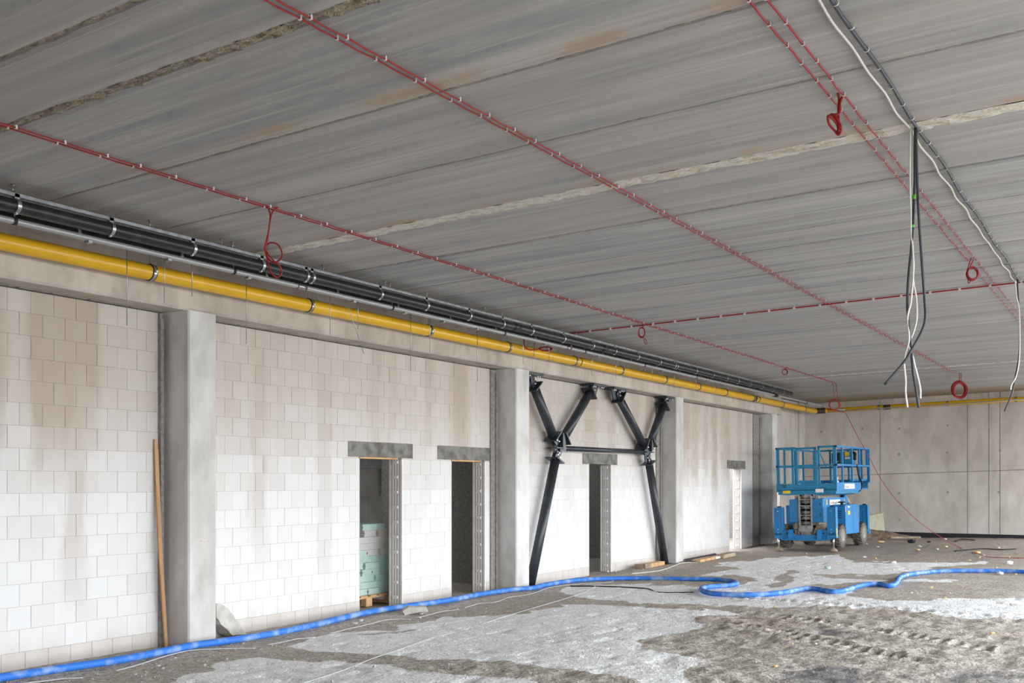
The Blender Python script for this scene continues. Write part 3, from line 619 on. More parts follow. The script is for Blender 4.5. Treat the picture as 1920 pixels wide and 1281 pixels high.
# dark + white run
X7 = -1.49
o = empty('dark_cable_run', (X7, 3, cz(X7)), 'dark grey cable clipped to the ceiling beside a wavy white cable', 'cable')
pts = [(X7+.03+.01*math.sin(y*3), y, cz(X7)-.022) for y in np.linspace(-3.5, 14.7, 60)]
rel(MB().tube(pts, .012, 8).build('cable', 'darkcable'), o); m = MB(); m2 = MB(); y = 5.3
while y < 14.6:
    m.torus((X7+.03, y, cz(X7)-.02), (0, 1, 0), .016, .0035, 10, 4); y += .34*random.uniform(.85, 1.2)
rel(tag(m.build('cable_clips', 'clip'), kind='stuff'), o)
pts = [(X7-.035+(.010 if i % 2 else -.006)+random.uniform(-.006, .006)-.025*max(0, (6.5-y)/4)*(y > 2), y, cz(X7)-.022) for i, y in enumerate(np.linspace(-3.5, 14.7, 44))]
o = MB().tube(crom([Vector(p)-Vector((X7, 3, cz(X7))) for p in pts], 4), .0085, 6).build('white_cable_run', 'whitecable', None, (X7, 3, cz(X7)))
tag(o, 'wavy white cable running along the dark grey cable on the ceiling', 'cable')
def hang(name, pts, t, r, mt, label, cat='cable', dt=0, group=None, n=6):
    P = [ont(u, v, t+(random.uniform(-.02, .02) if 0 < i < len(pts)-1 else 0)+dt) for i, (u, v) in enumerate(pts)]; o0 = P[0].copy()
    o = MB().tube([p-o0 for p in crom(P, n)], r, 8).build(name, mt, None, o0); return tag(o, label, cat, group)
A_ = onc(1714, 242, .03); tA = depth(A_)
hang('hanging_white_cable', [(1707, 240), (1706, 330), (1707.7, 400), (1708, 437), (1711, 462), (1712.4, 509), (1708, 565), (1703.6, 584), (1701.5, 600), (1704.6, 637), (1697, 665), (1695, 681), (1698, 712), (1698, 737), (1701.5, 764)], tA, .0072, 'whitecable', 'white cable hanging from the ceiling, its end the lower left of the white pair')
hang('hanging_white_cable', [(1709.5, 240), (1711, 330), (1709.5, 400), (1710, 462), (1713, 494), (1712, 525), (1717, 553), (1719, 581), (1718, 603), (1712, 625), (1708, 634), (1704.6, 647), (1711, 668.5), (1715.5, 687), (1722, 712), (1725.5, 731), (1725.5, 747)], tA, .0072, 'whitecable', 'white cable hanging from the ceiling, its end the shorter one at right', dt=.04)
o = hang('hanging_black_cable', [(1716, 240), (1715, 330), (1713, 400), (1709, 462), (1703, 525), (1701.5, 575), (1704.6, 612), (1708.6, 656), (1712, 697), (1717, 728), (1722.7, 765)], tA, .0098, 'darkcable', 'black cable with green tape hanging nearly straight down from the ceiling', dt=.02)
for (u, v, w_) in ((1714.5, 369, 7), (1711.5, 424, 5)):
    a, b_ = ont(u, v-w_/2, tA+.02), ont(u-.6, v+w_/2, tA+.02); c = MB().cyl(a-o.location, b_-o.location, .0115, 8).build('tape_mark', 'greentape', o); tag(c, 'green tape mark')
hang('hanging_black_cable', [(1717.5, 240), (1719.5, 330), (1722.4, 400), (1726.5, 462), (1731, 525), (1734, 565.5), (1735.3, 593.6), (1732.7, 609), (1725, 628), (1709, 656), (1693.7, 681), (1659, 721)], tA, .0098, 'darkcable', 'black hanging cable bent sideways, its end pointing lower left', dt=-.03)
B_ = onc(1907, 524, .02); tB = depth(B_)
hang('hanging_white_cable', [(1903, 524), (1906, 556), (1910.6, 578), (1912, 618.6), (1911.6, 665), (1909, 690), (1904, 709), (1896.6, 721.6), (1895, 731)], tB, .0085, 'whitecable', 'white cable hanging at the right edge of the photo with a hooked end')
hang('hanging_black_cable', [(1907.5, 524), (1909, 556), (1912, 600), (1910.6, 665), (1904, 706), (1896.6, 740), (1883.5, 771)], tB, .0095, 'darkcable', 'dark cable hanging at the right edge of the photo beside a white one', dt=.05)
# red cable coils hanging from the runs
def coil(pts_list, t, r, label, top=None, dts=None):
    o0 = ont(*pts_list[0][0], t); o = empty('cable_coil', o0, label, 'cable coil')
    for i, pts in enumerate(pts_list):
        P = [ont(u, v, t+.02*math.sin(k*1.3+i*2)) for k, (u, v) in enumerate(pts)]
        rel(MB().tube(crom(P, 6), r, 6).build('cable', 'redcable'), o)
    return o
z5 = lambda L: [(480+x/3.558, 200+y/3.558) for x, y in L]
t1 = depth(onc(505, 388))
coil([z5([(65, 652), (95, 720), (85, 830), (68, 900), (60, 950), (78, 1005), (120, 1040), (160, 1020), (176, 985), (150, 925), (100, 908), (66, 935), (70, 990), (85, 1060), (110, 1120), (150, 1138), (172, 1105), (155, 1060), (120, 1030), (80, 985), (62, 945)]),
      z5([(150, 668), (112, 700), (95, 760), (78, 880), (64, 950), (85, 1020), (125, 1042)])], t1, .0075, 'loose figure-eight red cable loop hanging in front of the black pipe')
z6 = lambda L: [(1160+x/3, y/3) for x, y in L]
t2 = depth(onc(1573, 175))
coil([z6([(1232, 520), (1240, 560), (1236, 640), (1240, 700), (1250, 735), (1236, 757), (1220, 740), (1185, 700), (1178, 655), (1200, 665), (1240, 710), (1253, 735), (1240, 757)]),
      z6([(1258, 545), (1245, 580), (1240, 640), (1210, 650), (1235, 720), (1225, 750), (1248, 740), (1246, 700), (1205, 645), (1180, 660)])], t2, .009, 'knotted red cable bundle hanging from the rightmost red cable')
def ringcoil(u, v, ru, rv, t, n, label, tops, r=.007, tail=None):
    o0 = ont(u, v, t); o = empty('cable_coil', o0, label, 'cable coil'); k = t/F
    e = Vector((C_, S_, 0)); dep = Vector((-S_, C_, 0))
    for i in range(n):
        du, dv, sc_ = random.uniform(-.12, .12)*ru, random.uniform(-.12, .12)*rv, random.uniform(.9, 1.08)
        P = [o0+e*((du+math.cos(a)*ru*sc_)*k)+Vector((0, 0, -(dv+math.sin(a)*rv*sc_)*k))+dep*(i*.012-.03) for a in np.linspace(0, 2*math.pi, 25)]
        rel(MB().tube(P, r, 6, cap=False).build('loop', 'redcable'), o)
    for (a, b_) in tops: rel(MB().tube([ont(*a, t), ont(*b_, t)], r*.8, 6).build('cable_tail', 'redcable'), o)
    if tail: rel(MB().tube(crom([ont(*q, t) for q in tail], 5), r*.8, 6).build('cable_tail', 'redcable'), o)
ringcoil(1203, 624, 6, 9.5, depth(onc(1205, 607)), 4, 'small red cable coil where the cross cable meets the leftmost run', [((1204, 608), (1205, 616)), ((1207, 608), (1206, 617))], tail=[(1206, 632), (1209, 643), (1212, 646), (1213, 643), (1209, 634)])
ringcoil(1471, 698, 5, 5, depth(onc(1475, 690)), 3, 'tiny round red cable coil on the leftmost run, before its end', [((1471, 689), (1472, 693)), ((1474, 690), (1473, 694))])
ringcoil(1565, 760, 9.5, 9.5, depth(onc(1565, 717)), 4, 'red cable coil hanging in front of the yellow pipe elbow', [((1561, 718), (1566, 751)), ((1567, 718), (1572, 753))])
ringcoil(1799.5, 731, 12.5, 14.5, depth(onc(1799, 699)), 9, 'bright red thick cable coil hanging before the far wall', [((1799, 699), (1799, 717)), ((1802, 700), (1802, 717))], r=.011)
ringcoil(1822, 514, 9.5, 11, depth(onc(1822, 484)), 4, 'loose red cable coil hanging between the rightmost runs', [((1821, 484), (1813, 508)), ((1825, 487), (1817, 505))], tail=[(1815, 524), (1816, 531), (1822, 525)])
tc_ = depth((-8.35, 15.0)); ringcoil(1023, 654.5, 12, 3.2, depth(onx(1023, 655, -8.6)), 4, 'flattened red cable coil lying on top of the yellow pipe', [], r=.009)
o = MB().tube(crom([onx(u, v, -8.5) for u, v in ((982.5, 625), (982.6, 645), (984, 650), (987, 653), (994, 656), (1010, 656))], 5), .012, 6).build('cable_drop', 'redcable'); tag(o, 'short red cable dropping behind the conduit onto the yellow pipe', 'cable')
pl = [(1567, 768), (1574, 772), (1585, 775), (1597, 797), (1610, 822), (1618.7, 837), (1636, 870), (1651.5, 898), (1675, 931), (1700, 957), (1725, 980), (1765, 1008), (1806, 1030)]
tc_ = depth(onc(1565, 717))-.4
P = [ont(u, v, tc_-.02*i) for i, (u, v) in enumerate(pl)]+[onf(1838, 1041, .03), onf(1860, 1045, .02), onf(1925, 1047, .02)]
tag(MB().tube(crom(P, 5), .007, 6).build('loose_red_cable', 'redcable'), 'single loose red cable sagging from the far ceiling to the floor past the blue lift', 'cable')
# ------------------------------------------------------------------ STEEL Y STRUTS
XS = -9.07
def seg_plate(m, c, d, half, wide, th):   # plate perpendicular to direction d (in the y-z plane)
    d = Vector(d).normalized(); n = Vector((1, 0, 0)); s = d.cross(n).normalized(); c = Vector(c); vs = []
    for a in (-th/2, th/2):
        for (p, q) in ((-1, -1), (1, -1), (1, 1), (-1, 1)): vs.append(c+d*a+n*p*wide+s*q*half)
    m.fixn = True; m.add(vs, [(0, 3, 2, 1), (4, 5, 6, 7), (0, 1, 5, 4), (1, 2, 6, 5), (2, 3, 7, 6), (3, 0, 4, 7)])
def gusset(m, pts, x0, x1): m.prism(pts, 'x', x0, x1)
def strut(foot, node, left, right, tie_side, label):
    o = empty('steel_y_strut', (XS, foot[0], foot[1]), label, 'steel strut')
    V = lambda p: Vector((XS, p[0], p[1])); nd = V(node)
    def shaft(a, b_, r, nm, ga, gb):
        a, b_ = V(a), V(b_); d = (b_-a).normalized(); A, B = a+d*ga, b_-d*gb
        s = MB().tube([A, A.lerp(B, .5), B], r, 20).build(nm, 'steel'); rel(s, o)
        for E, sg in ((A, 1), (B, -1)):
            if (E-a).length < .05 and ga == 0: continue
            m = MB(); seg_plate(m, E, d, r+.055, r+.04, .022); m.build('end_flange', 'steel', s)
            m = MB(); q = d.cross(Vector((1, 0, 0))).normalized()
            for xx in (-.03, .03): 
                P = [E+q*.085, E-q*.085, E-q*.06-d*sg*.17, E+q*.06-d*sg*.17]
                m.prism([(p.y, p.z) for p in P], 'x', XS+xx-.007, XS+xx+.007)
            m.build('fork_plate', 'steel', s)
            m = MB()
            for kk in (.07, .13): c = E-d*sg*kk+q*(.02 if kk == .07 else -.02); m.cyl((XS+.03, c.y, c.z), (XS+.075, c.y, c.z), .012, 6)
            m.build('bolts', 'bolt', s)
        return s
    shaft(foot, node, .083, 'lower_leg', 0, .24)
    shaft(left, node, .083, 'upper_arm', .26, .26); shaft(right, node, .083, 'upper_arm', .26, .26)
    # node gusset
    y, z = node; m = MB()
    gusset(m, [(y-.11, z-.20), (y+.03, z-.26), (y+.13, z-.08), (y+.15, z+.10), (y+.12, z+.28), (y-.02, z+.16), (y-.13, z+.26), (y-.14, z)], XS-.012, XS+.012)
    m.box(XS-.10, XS+.10, y-.21, y+.16, z-.012, z+.010); m.box(XS-.012, XS+.10, y+.02, y+.04, z-.02, z+.27)
    for xx in (-.09, .075): gusset(m, [(y+.02, z+.02), (y+.14, z+.05), (y+.10, z+.27), (y+.03, z+.27)], XS+xx, XS+xx+.014)
    ts = tie_side; m.box(XS-.05, XS-.036, min(y, y+ts*.22), max(y, y+ts*.22), z-.06, z+.06); m.box(XS+.036, XS+.05, min(y, y+ts*.22), max(y, y+ts*.22), z-.06, z+.06)
    rel(m.build('node_gusset', 'steel'), o); m = MB()
    for (a, b_) in ((-.06, -.12), (.02, -.17), (-.05, .12), (.05, .18), (.09, .06), (.1, -.03)): m.cyl((XS+.01, y+a, z+b_), (XS+.045, y+a, z+b_), .013, 6)
    rel(m.build('bolts', 'bolt'), o)
    for top in (left, right):   # head plates under the beam
        m = MB(); yy_ = top[0]; sgn = 1 if top[0] > node[0] else -1
        m.box(XS-.14, XS+.14, yy_-.26, yy_+.26, 3.635, 3.672)
        gusset(m, [(yy_-.16, 3.64), (yy_+.16, 3.64), (yy_-sgn*.02+.06, 3.44), (yy_-sgn*.02-.06, 3.44)], XS-.012, XS+.012)
        hp = m.build('head_plate', 'steel'); rel(hp, o); m = MB()
        for a in (-.2, -.13, .13, .2): m.cyl((XS+.10, yy_+a, 3.60), (XS+.10, yy_+a, 3.64), .014, 6)
        m.build('bolts', 'bolt', hp)
    if True:
        m = MB(); m.box(XS-.13, XS+.13, foot[0]-.13, foot[0]+.13, foot[1]-.03, foot[1]+.0); rel(m.build('base_plate', 'steel'), o)
    return o
N1, N2 = (15.98, 2.42), (19.80, 2.44)
strut((15.02, .03), N1, (14.98, 3.66), (17.38, 3.66), 1, 'left steel Y strut with its foot hidden beside the second column')
strut((20.73, .03), N2, (18.25, 3.66), (20.78, 3.66), -1, 'right steel Y strut standing against the third column')
o = MB().tube([(XS, N1[0]+.12, 2.42), (XS, N2[0]-.12, 2.44)], .045, 12).build('tie_tube', 'steel'); tag(o, 'thin horizontal steel tube joining the two Y struts above the doorway', 'steel tube')
# ------------------------------------------------------------------ HOSE
hp = [(-110, 1290), (0, 1272), (119, 1254), (238, 1236), (357, 1212), (400, 1206), (494, 1192), (588, 1173), (672, 1152.5), (744, 1140), (837, 1127), (900, 1115), (962, 1106), (1000, 1103), (1025, 1097), (1087, 1088), (1181, 1085), (1275, 1086), (1337, 1087), (1369, 1090), (1382, 1094.5), (1369, 1098), (1340, 1100), (1318, 1103), (1317, 1108.5), (1340, 1114), (1400, 1116), (1440, 1114.5), (1470, 1111.5), (1490, 1108), (1508, 1104.8), (1522, 1104), (1536, 1106), (1550, 1109), (1566, 1110.5), (1582, 1108.5), (1600, 1103), (1618, 1098), (1636, 1096), (1650, 1096), (1662, 1098.5), (1672, 1098.5), (1680, 1095), (1683, 1090), (1686, 1085), (1694, 1080.5), (1710, 1077), (1735, 1074), (1779, 1071), (1860, 1071), (1920, 1073), (2020, 1080)]
P = [onf(u, v, .042) for u, v in hp]; P = [Vector((p.x, p.y, float(fbase(np.array([p.x]), np.array([p.y]))[0])+.046)) for p in P]; C0 = crom(P, 14); D = [0]
for _ in range(4): C0 = [C0[0]]+[(a+b_*2+c)/4 for a, b_, c in zip(C0, C0[1:], C0[2:])]+[C0[-1]]
for a, b_ in zip(C0, C0[1:]): D.append(D[-1]+(b_-a).length)
tot = D[-1]; nr = int(tot/.0115); out = []; rad = []; j = 0
for i in range(nr):
    s = tot*i/(nr-1)
    while j < len(D)-2 and D[j+1] < s: j += 1
    out.append(C0[j].lerp(C0[j+1], (s-D[j])/max(1e-6, D[j+1]-D[j]))); rad.append(.040 if i % 2 else .0355)
o0 = out[0].copy(); tag(MB().tube([p-o0 for p in out], .04, 14, rad=rad).build('corrugated_hose', 'hose', None, o0), 'long dusty blue corrugated hose snaking across the floor', 'hose')
# strips and thin lines on the floor
def strip(pts, label, r=.012, mt='tape', flat=.25, dz=.012, cat='strip', name='metal_strip', w=1):
    P = crom([onf(u, v, dz) for u, v in pts], 8); o0 = P[0].copy()
    tag(MB().tube([p-o0 for p in P], r, 8, flat=flat).build(name, mt, None, o0), label, cat)
strip([(40, 1283), (85, 1276), (119, 1272), (155, 1269.5)], 'short pale flat strip on the dirt at the lower left, below the blue hose', .016)
strip([(217, 1257), (255, 1247), (297, 1234), (330, 1225), (357, 1219.5), (400, 1217), (446, 1216), (478, 1215.5)], 'pale flat strip following the blue hose below the nearest column', .016)
strip([(503, 1210), (530, 1204), (556, 1198), (575, 1195.5), (591, 1193)], 'short pale strip between the broken slab and the first doorway', .014)
strip([(619, 1187), (640, 1182), (650, 1179.5), (690, 1171), (720, 1163), (744, 1160), (770, 1159.5)], 'pale wavy strip in front of the first doorway beside grey rubble', .014)
strip([(782, 1157), (806, 1151), (830, 1146), (860, 1143)], 'short pale strip right of the grey rubble lumps', .014)
strip([(872, 1139), (900, 1131), (925, 1129.5), (955, 1120), (978, 1117), (1005, 1111), (1025, 1103), (1055, 1098), (1087, 1095), (1120, 1094), (1147, 1091), (1149, 1086), (1144, 1083)], 'pale strip running beside the hose in front of the second column', .014)
strip([(562, 1279), (640, 1256), (694, 1235), (750, 1216), (806, 1196), (870, 1176), (940, 1157), (1000, 1141), (1072, 1120), (1100, 1110), (1116, 1101)], 'long thin pale line crossing the white powder', .011)
strip([(1069, 1100), (1120, 1101), (1181, 1103), (1215, 1106), (1237, 1110), (1300, 1111)], 'thin black cable on the powder in front of the blue hose', .010, 'rubber', 1, .006, 'cable', 'black_floor_cable')
strip([(1184, 1076), (1215, 1073), (1240, 1069), (1262, 1062), (1280, 1056), (1320, 1053)], 'thin white wire on the dirt at the foot of the right strut', .008, 'whitecable', 1, .01, 'wire', 'white_wire')
strip([(1792, 1016), (1802, 1012), (1828, 1014)], 'black crumpled chain-like strap near the far wall', .02, 'membrane', .6, .02)
strip([(1790, 1034), (1820, 1031), (1845, 1029.5), (1875, 1031), (1905, 1030)], 'dark and light speckled strap lying right of the sagging red cable', .022, 'membrane', .5, .02)
# ------------------------------------------------------------------ BOARDS, SLAB, TIMBER, RUBBLE
a = onx(308.5, 1208, -9.17); b_ = onx(293, 824, -9.22); o0 = Vector((-9.16, a.y, a.z-.02))
m = MB(); vs = []
for (p, wd, x) in ((Vector((-9.14, a.y, a.z-.03)), .018, .010), (Vector((-9.17, (a.y+b_.y)/2-.03, (a.z+b_.z)/2)), .022, .010), (Vector((-9.235, b_.y+.01, b_.z-.12)), .022, .010), (Vector((-9.235, b_.y, b_.z)), .012, .010)):
    vs += [p-o0+Vector((-x, -wd, 0)), p-o0+Vector((x, -wd, 0)), p-o0+Vector((x, wd, 0)), p-o0+Vector((-x, wd, 0))]
fs = [(3, 2, 1, 0), (12, 13, 14, 15)]+[(i*4+k, i*4+(k+1) % 4, i*4+4+(k+1) % 4, i*4+4+k) for i in range(3) for k in range(4)]
m.add(vs, fs); m.fixn = True; o = m.build('timber_board', 'wood', None, o0); tag(o, 'long thin raw timber board with a pointed top leaning beside the nearest column', 'board')
for i, d in enumerate((DOORS[2][0], DOORS[2][1])):
    o = MB().cbox(-9.45, -9.25, d[0]-.0, d[1]-.13, DZ-.022, DZ+.002, .003).build('formwork_board', 'wood', None, (0, 0, 0))
    tag(o, ['thin board under the lintel of the doorway with the pallet', 'thin board under the lintel of the dark doorway beside the second column'][i], 'board')
# broken concrete slab leaning on the wall
def rough_prism(poly, axis, a, b_, amp, name, mt, label, cat, seg=5, seed=1):
    r = random.Random(seed); P = []
    for i in range(len(poly)):
        p, q = poly[i], poly[(i+1) % len(poly)]
        for k in range(seg): t = k/seg; P.append((p[0]+(q[0]-p[0])*t+(r.uniform(-amp, amp) if k else 0), p[1]+(q[1]-p[1])*t+(r.uniform(-amp, amp) if k else 0)))
    c = Vector((0, 0, 0)); m = MB(); n = len(P); lay = 5; vs = []
    cx_, cy_ = sum(p[0] for p in P)/n, sum(p[1] for p in P)/n
    for l in range(lay):
        t = a+(b_-a)*l/(lay-1); sc_ = .95 if l in (0, lay-1) else 1
        for p in P:
            u = cx_+(p[0]-cx_)*sc_+r.uniform(-amp, amp)*.5; v = cy_+(p[1]-cy_)*sc_+r.uniform(-amp, amp)*.5
            vs.append({'x': (t+r.uniform(-amp, amp)*.4, u, v), 'y': (u, t, v)}[axis])
    fs = [tuple(range(n))[::-1], tuple(range((lay-1)*n, lay*n))]+[(l*n+i, l*n+(i+1) % n, (l+1)*n+(i+1) % n, (l+1)*n+i) for l in range(lay-1) for i in range(n)]
    m.add(vs, fs); m.fixn = True; return tag(m.build(name, mt), label, cat)
pp = [onx(u, v, -9.02) for u, v in ((404, 1131), (420, 1134), (430, 1142), (441, 1160), (464, 1191), (437, 1194), (420, 1176), (404, 1158))]
rough_prism([(p.y, p.z) for p in pp], 'x', -9.24, -9.02, .010, 'broken_concrete_slab', 'rub', 'broken pale concrete slab leaning in the corner right of the nearest column', 'concrete slab', 3, 3)
pp = [onx(u, v, -9.15) for u, v in ((404, 1160), (430, 1188), (437, 1196), (404, 1200))]
# timber by the third column
def timber(u0, v0, u1, v1, w_, h_, name, mt, label, cat='timber'):
    a, b_ = onf(u0, v0, h_/2), onf(u1, v1, h_/2); d = (b_-a); L_ = d.length; ang = math.atan2(d.y, d.x)
    o = MB().cbox(0, L_, -w_/2, w_/2, -h_/2, h_/2, .008).build(name, mt, None, a); o.rotation_euler = (0, -math.asin(max(-1, min(1, d.z/L_))), ang); return tag(o, label, cat)
timber(1196, 1062, 1216, 1062, .16, .10, 'timber_block', 'oldwood', 'short dark end-grain timber block left of the right strut foot')
timber(1214, 1061, 1240, 1056, .16, .09, 'timber_block', 'wood', 'pale timber piece against the foot of the right strut')
timber(1305, 1052, 1335, 1046, .2, .06, 'timber_board', 'wood', 'flat board lying on the black sheet right of the third column', 'board')
timber(1332, 1047, 1349, 1044.5, .16, .05, 'plastic_scrap', 'paper', 'white plastic scrap at the foot of the last block panel', 'scrap')
timber(1349, 1044, 1372, 1039, .2, .09, 'timber_block', 'oldwood', 'light grey timber left of the bright doorway')
pp = [onf(u, v, .0) for u, v in ((1284, 1056), (1305, 1055), (1345, 1043), (1342, 1040), (1284, 1051))]
m = MB(); n = len(pp); m.add([p+Vector((0, 0, .012)) for p in pp]+[p+Vector((0, 0, .03)) for p in pp], [tuple(range(n))[::-1], tuple(range(n, 2*n))]+[(i, (i+1) % n, (i+1) % n+n, i+n) for i in range(n)]); m.fixn = True
tag(m.build('black_sheet', 'membrane'), 'black plastic sheet along the foot of the last block panel', 'sheet')
# rubble pieces
import bmesh
def rock_mesh(seed, sx=1, sy=1, sz=.6, sub=1):
    r = random.Random(seed); bm = bmesh.new(); bmesh.ops.create_icosphere(bm, subdivisions=sub, radius=1)
    for v in bm.verts: v.co = Vector((v.co.x*sx, v.co.y*sy, v.co.z*sz))*r.uniform(.72, 1.15)
    me = bpy.data.meshes.new('rock'); bm.to_mesh(me); bm.free(); return me
RK = [rock_mesh(i, 1, random.Random(i).uniform(.5, .9), random.Random(i+50).uniform(.35, .6)) for i in range(6)]
RKM = {}
def rock(u, v, px, name, mt, label, cat, group=None, i=0):
    p = onf(u, v, 0); s = px/F*depth(p)/2; key = (i % 6, mt)
    if key not in RKM: RKM[key] = RK[i % 6].copy(); RKM[key].materials.append(MT[mt])
    o = link(name, RKM[key], None, p+Vector((0, 0, s*.3))); o.scale = (s, s, s); o.rotation_euler = (0, 0, random.uniform(0, 6.3)); return tag(o, label, cat, group)
rough_prism([(0, 0), (.32, .03), (.30, .10), (.06, .12), (-.02, .07)], 'y', 0, .16, .012, 'concrete_rubble', 'rub', 'flat grey concrete lump on the dirt in front of the second doorway', 'rubble', 3, 5)
o = bpy.data.objects['concrete_rubble']; p = onf(758, 1153.5); o.location = p; o.rotation_euler = (0, 0, .75)
rock(789, 1151, 13, 'concrete_rubble', 'rub', 'small angular grey lump touching the flat concrete lump', 'rubble', i=2)
rock(779, 1136.5, 7, 'concrete_rubble', 'rub', 'small grey lump against the blue hose left of the second doorway', 'rubble', i=3)
rock(947, 1102, 9, 'paper_scrap', 'paper', 'white and blue crumpled scrap at the foot of the second column', 'scrap', i=1)
rock(919, 1111, 13, 'concrete_rubble', 'rub', 'white rubble inside the second doorway by the second column', 'rubble', i=4)
rock(296, 1249, 11, 'concrete_rubble', 'stone', 'blue-grey stone on the dirt below the board and nearest column', 'rubble', i=5)
rock(253, 1267, 12, 'concrete_rubble', 'stone', 'dark stone near the bottom edge at lower left', 'rubble', i=0)
rock(568, 1182, 12, 'concrete_rubble', 'foam', 'cream lump below the hose left of the first doorway', 'rubble', i=3)
rock(677, 1165, 11, 'concrete_rubble', 'rub', 'pale rubble between the hose and the wavy strip before the pallet doorway', 'rubble', i=2)
rock(665, 1171, 15, 'concrete_rubble', 'stone', 'flat grey piece beside the wavy strip below the pallet doorway', 'rubble', i=1)
rock(581, 1181, 9, 'concrete_rubble', 'stone', 'grey stone right of the cream lump under the hose', 'rubble', i=5)
rock(497, 1194, 13, 'foam_piece', 'foam', 'yellow foam piece lying on the edge of the blue hose', 'foam', i=2)
for i, (u, v, s) in enumerate([(1454, 1250, 12), (1478, 1200, 8), (1861, 1190, 10), (1486, 1209, 6), (1747, 1102, 7), (1720, 1112, 5), (1772, 1122, 8), (1781, 1111, 7), (1451, 1139, 5), (1833, 1039, 12), (1641, 1049, 9), (1652, 1017, 12), (1722, 1032, 8), (1774, 1027, 7), (1837, 1046, 6), (1858, 1041, 5), (1892, 1046, 7), (1818, 1052, 6), (1905, 1078, 6), (1571, 1058, 6), (1675, 1069, 6), (1349, 1133, 5), (1755, 1054, 5), (1326, 1208, 4), (1868, 1065, 6), (935, 1257, 4), (456, 1207, 6), (1352, 1063, 4)]):
    rock(u, v, s, 'foam_piece', 'foam', 'small yellow foam crumb on the dusty floor', 'foam', 'yellow foam crumbs scattered on the floor', i)
for i, (u, v, s) in enumerate([(1875, 1077, 16), (1646, 1027, 6), (1676, 1056, 12), (1844, 1044, 7), (1893, 1058, 18), (1709, 1111, 5), (1661, 1221, 6), (1530, 1216, 10), (1505, 1198, 8), (1723, 1025, 6), (1873, 1029, 6), (1757, 1031, 8), (1772, 1012, 7), (1512, 1039, 6), (1114, 1193, 5), (1140, 1073, 8), (1154, 1073, 7), (1206, 1068, 5), (788, 1158.5, 5), (412, 1225, 5), (329, 1233, 4), (1621, 1046, 9), (1545, 1045, 5)]):
    rock(u, v, s, 'paper_scrap', 'paper', 'small white scrap lying on the dusty floor', 'scrap', 'white scraps scattered on the floor', i)
rock(1552, 1065, 14, 'green_scrap', 'gypsum_green', 'flat green scrap on the white powder in front of the lift', 'scrap', i=2)
m = MB()
for i in range(2000):
    u = random.uniform(0, 1920); v = 1281-(1281-1010)*random.random()**.8
    p = onf(u, v) if False else None
    r = ray(u, v); t = (.1-H)/r[2]; x, y = t*r[0], t*r[1]
    if not (-9.0 < x < -.6 and 5 < y < 31.5): continue
    z = float(fbase(np.array([x]), np.array([y]))[0]); s = random.uniform(.004, .011)*(1 if random.random() < .95 else 2); zz = z+.01; a = random.uniform(0, 3); ca, sa = math.cos(a)*s, math.sin(a)*s
    m.add([(x+ca, y+sa, zz), (x-sa, y+ca, zz-.004), (x-ca, y-sa, zz), (x+sa*.8, y-ca*.8, zz), (x, y, zz+s*.8), (x, y, zz-s)], [(0, 1, 4), (1, 2, 4), (2, 3, 4), (3, 0, 4), (1, 0, 5), (2, 1, 5), (3, 2, 5), (0, 3, 5)])
tag(m.build('gravel', 'stone'), 'loose small stones and crumbs strewn over the floor', 'gravel', kind='stuff')
# dirt bank and debris at the far wall
pp = [ony(u, v, 31.4) for u, v in ((1625, 968), (1652, 962.5), (1659, 999), (1625, 1007))]; pp[0] = ony(1619, 969.5, 31.4); pp[3] = ony(1619, 1008, 31.4)
m = MB(); vs = []
for p in pp: vs.append(Vector((p.x, p.y+(p.z-.3)*.35, p.z)))
m.add(vs+[v+Vector((0, .03, 0)) for v in vs], [(0, 1, 2, 3), (7, 6, 5, 4), (0, 4, 5, 1), (1, 5, 6, 2), (2, 6, 7, 3), (3, 7, 4, 0)]); m.fixn = True
tag(m.build('insulation_board', 'board'), 'cream board leaning at the far wall, right of the lift rear wheel', 'board')
def mound(x, y, rx, ry, h, label):
    n = 28; k = 10; vs = [(x, y, fz(x, y)+h)]; fs = []
    for j in range(1, k+1):
        for i in range(n):
            a = 2*math.pi*i/n; rr = j/k; px_, py_ = x+math.cos(a)*rx*rr, y+math.sin(a)*ry*rr
            vs.append((px_, py_, float(fbase(np.array([px_]), np.array([py_]))[0])+h*(math.cos(math.pi*rr)+1)/2*random.uniform(.75, 1.15)-.05*(j == k)))
    fs += [(0, 1+i, 1+(i+1) % n) for i in range(n)]+[(1+(j-1)*n+i, 1+j*n+i, 1+j*n+(i+1) % n, 1+(j-1)*n+(i+1) % n) for j in range(1, k) for i in range(n)]
    m = MB(); m.add(vs, fs); m.smooth = True; m.fixn = True; tag(m.build('dirt_bank', 'dirtbank'), label, 'dirt')
MT['dirtbank'] = mat('brown_dirt', (.32, .25, .19), .95, noise=((5, 5, 5), 5, (.19, .14, .105), .4, .65), bump=(20, 5, 1, .04))
mound(-7.2, 31.2, 1.9, .75, .24, 'low bank of brown dirt at the foot of the far wall behind the lift')
mound(-8.6, 28.9, .5, .8, .10, 'small heap of dirt at the foot of the farthest column')
def plank(u0, v0, u1, v1, h, w_, mt, label, y=30.7):
    a, b_ = onf(u0, v0, .05), onf(u1, v1, .05); d = b_-a; o = MB().cbox(0, d.length, -w_/2, w_/2, 0, h, .006).build('timber_board', mt, None, a); o.rotation_euler = (0, -math.asin(d.z/d.length), math.atan2(d.y, d.x)); tag(o, label, 'board')
plank(1668, 1011, 1724, 1010, .05, .2, 'oldwood', 'long flat board on the dirt in front of the far wall')
rock(1709, 1019, 19, 'black_bag', 'membrane', 'crumpled black plastic lying before the far wall, larger piece', 'plastic', i=4)
rock(1742, 1018.5, 8, 'black_bag', 'membrane', 'small crumpled black plastic to the right of the larger piece', 'plastic', i=2)
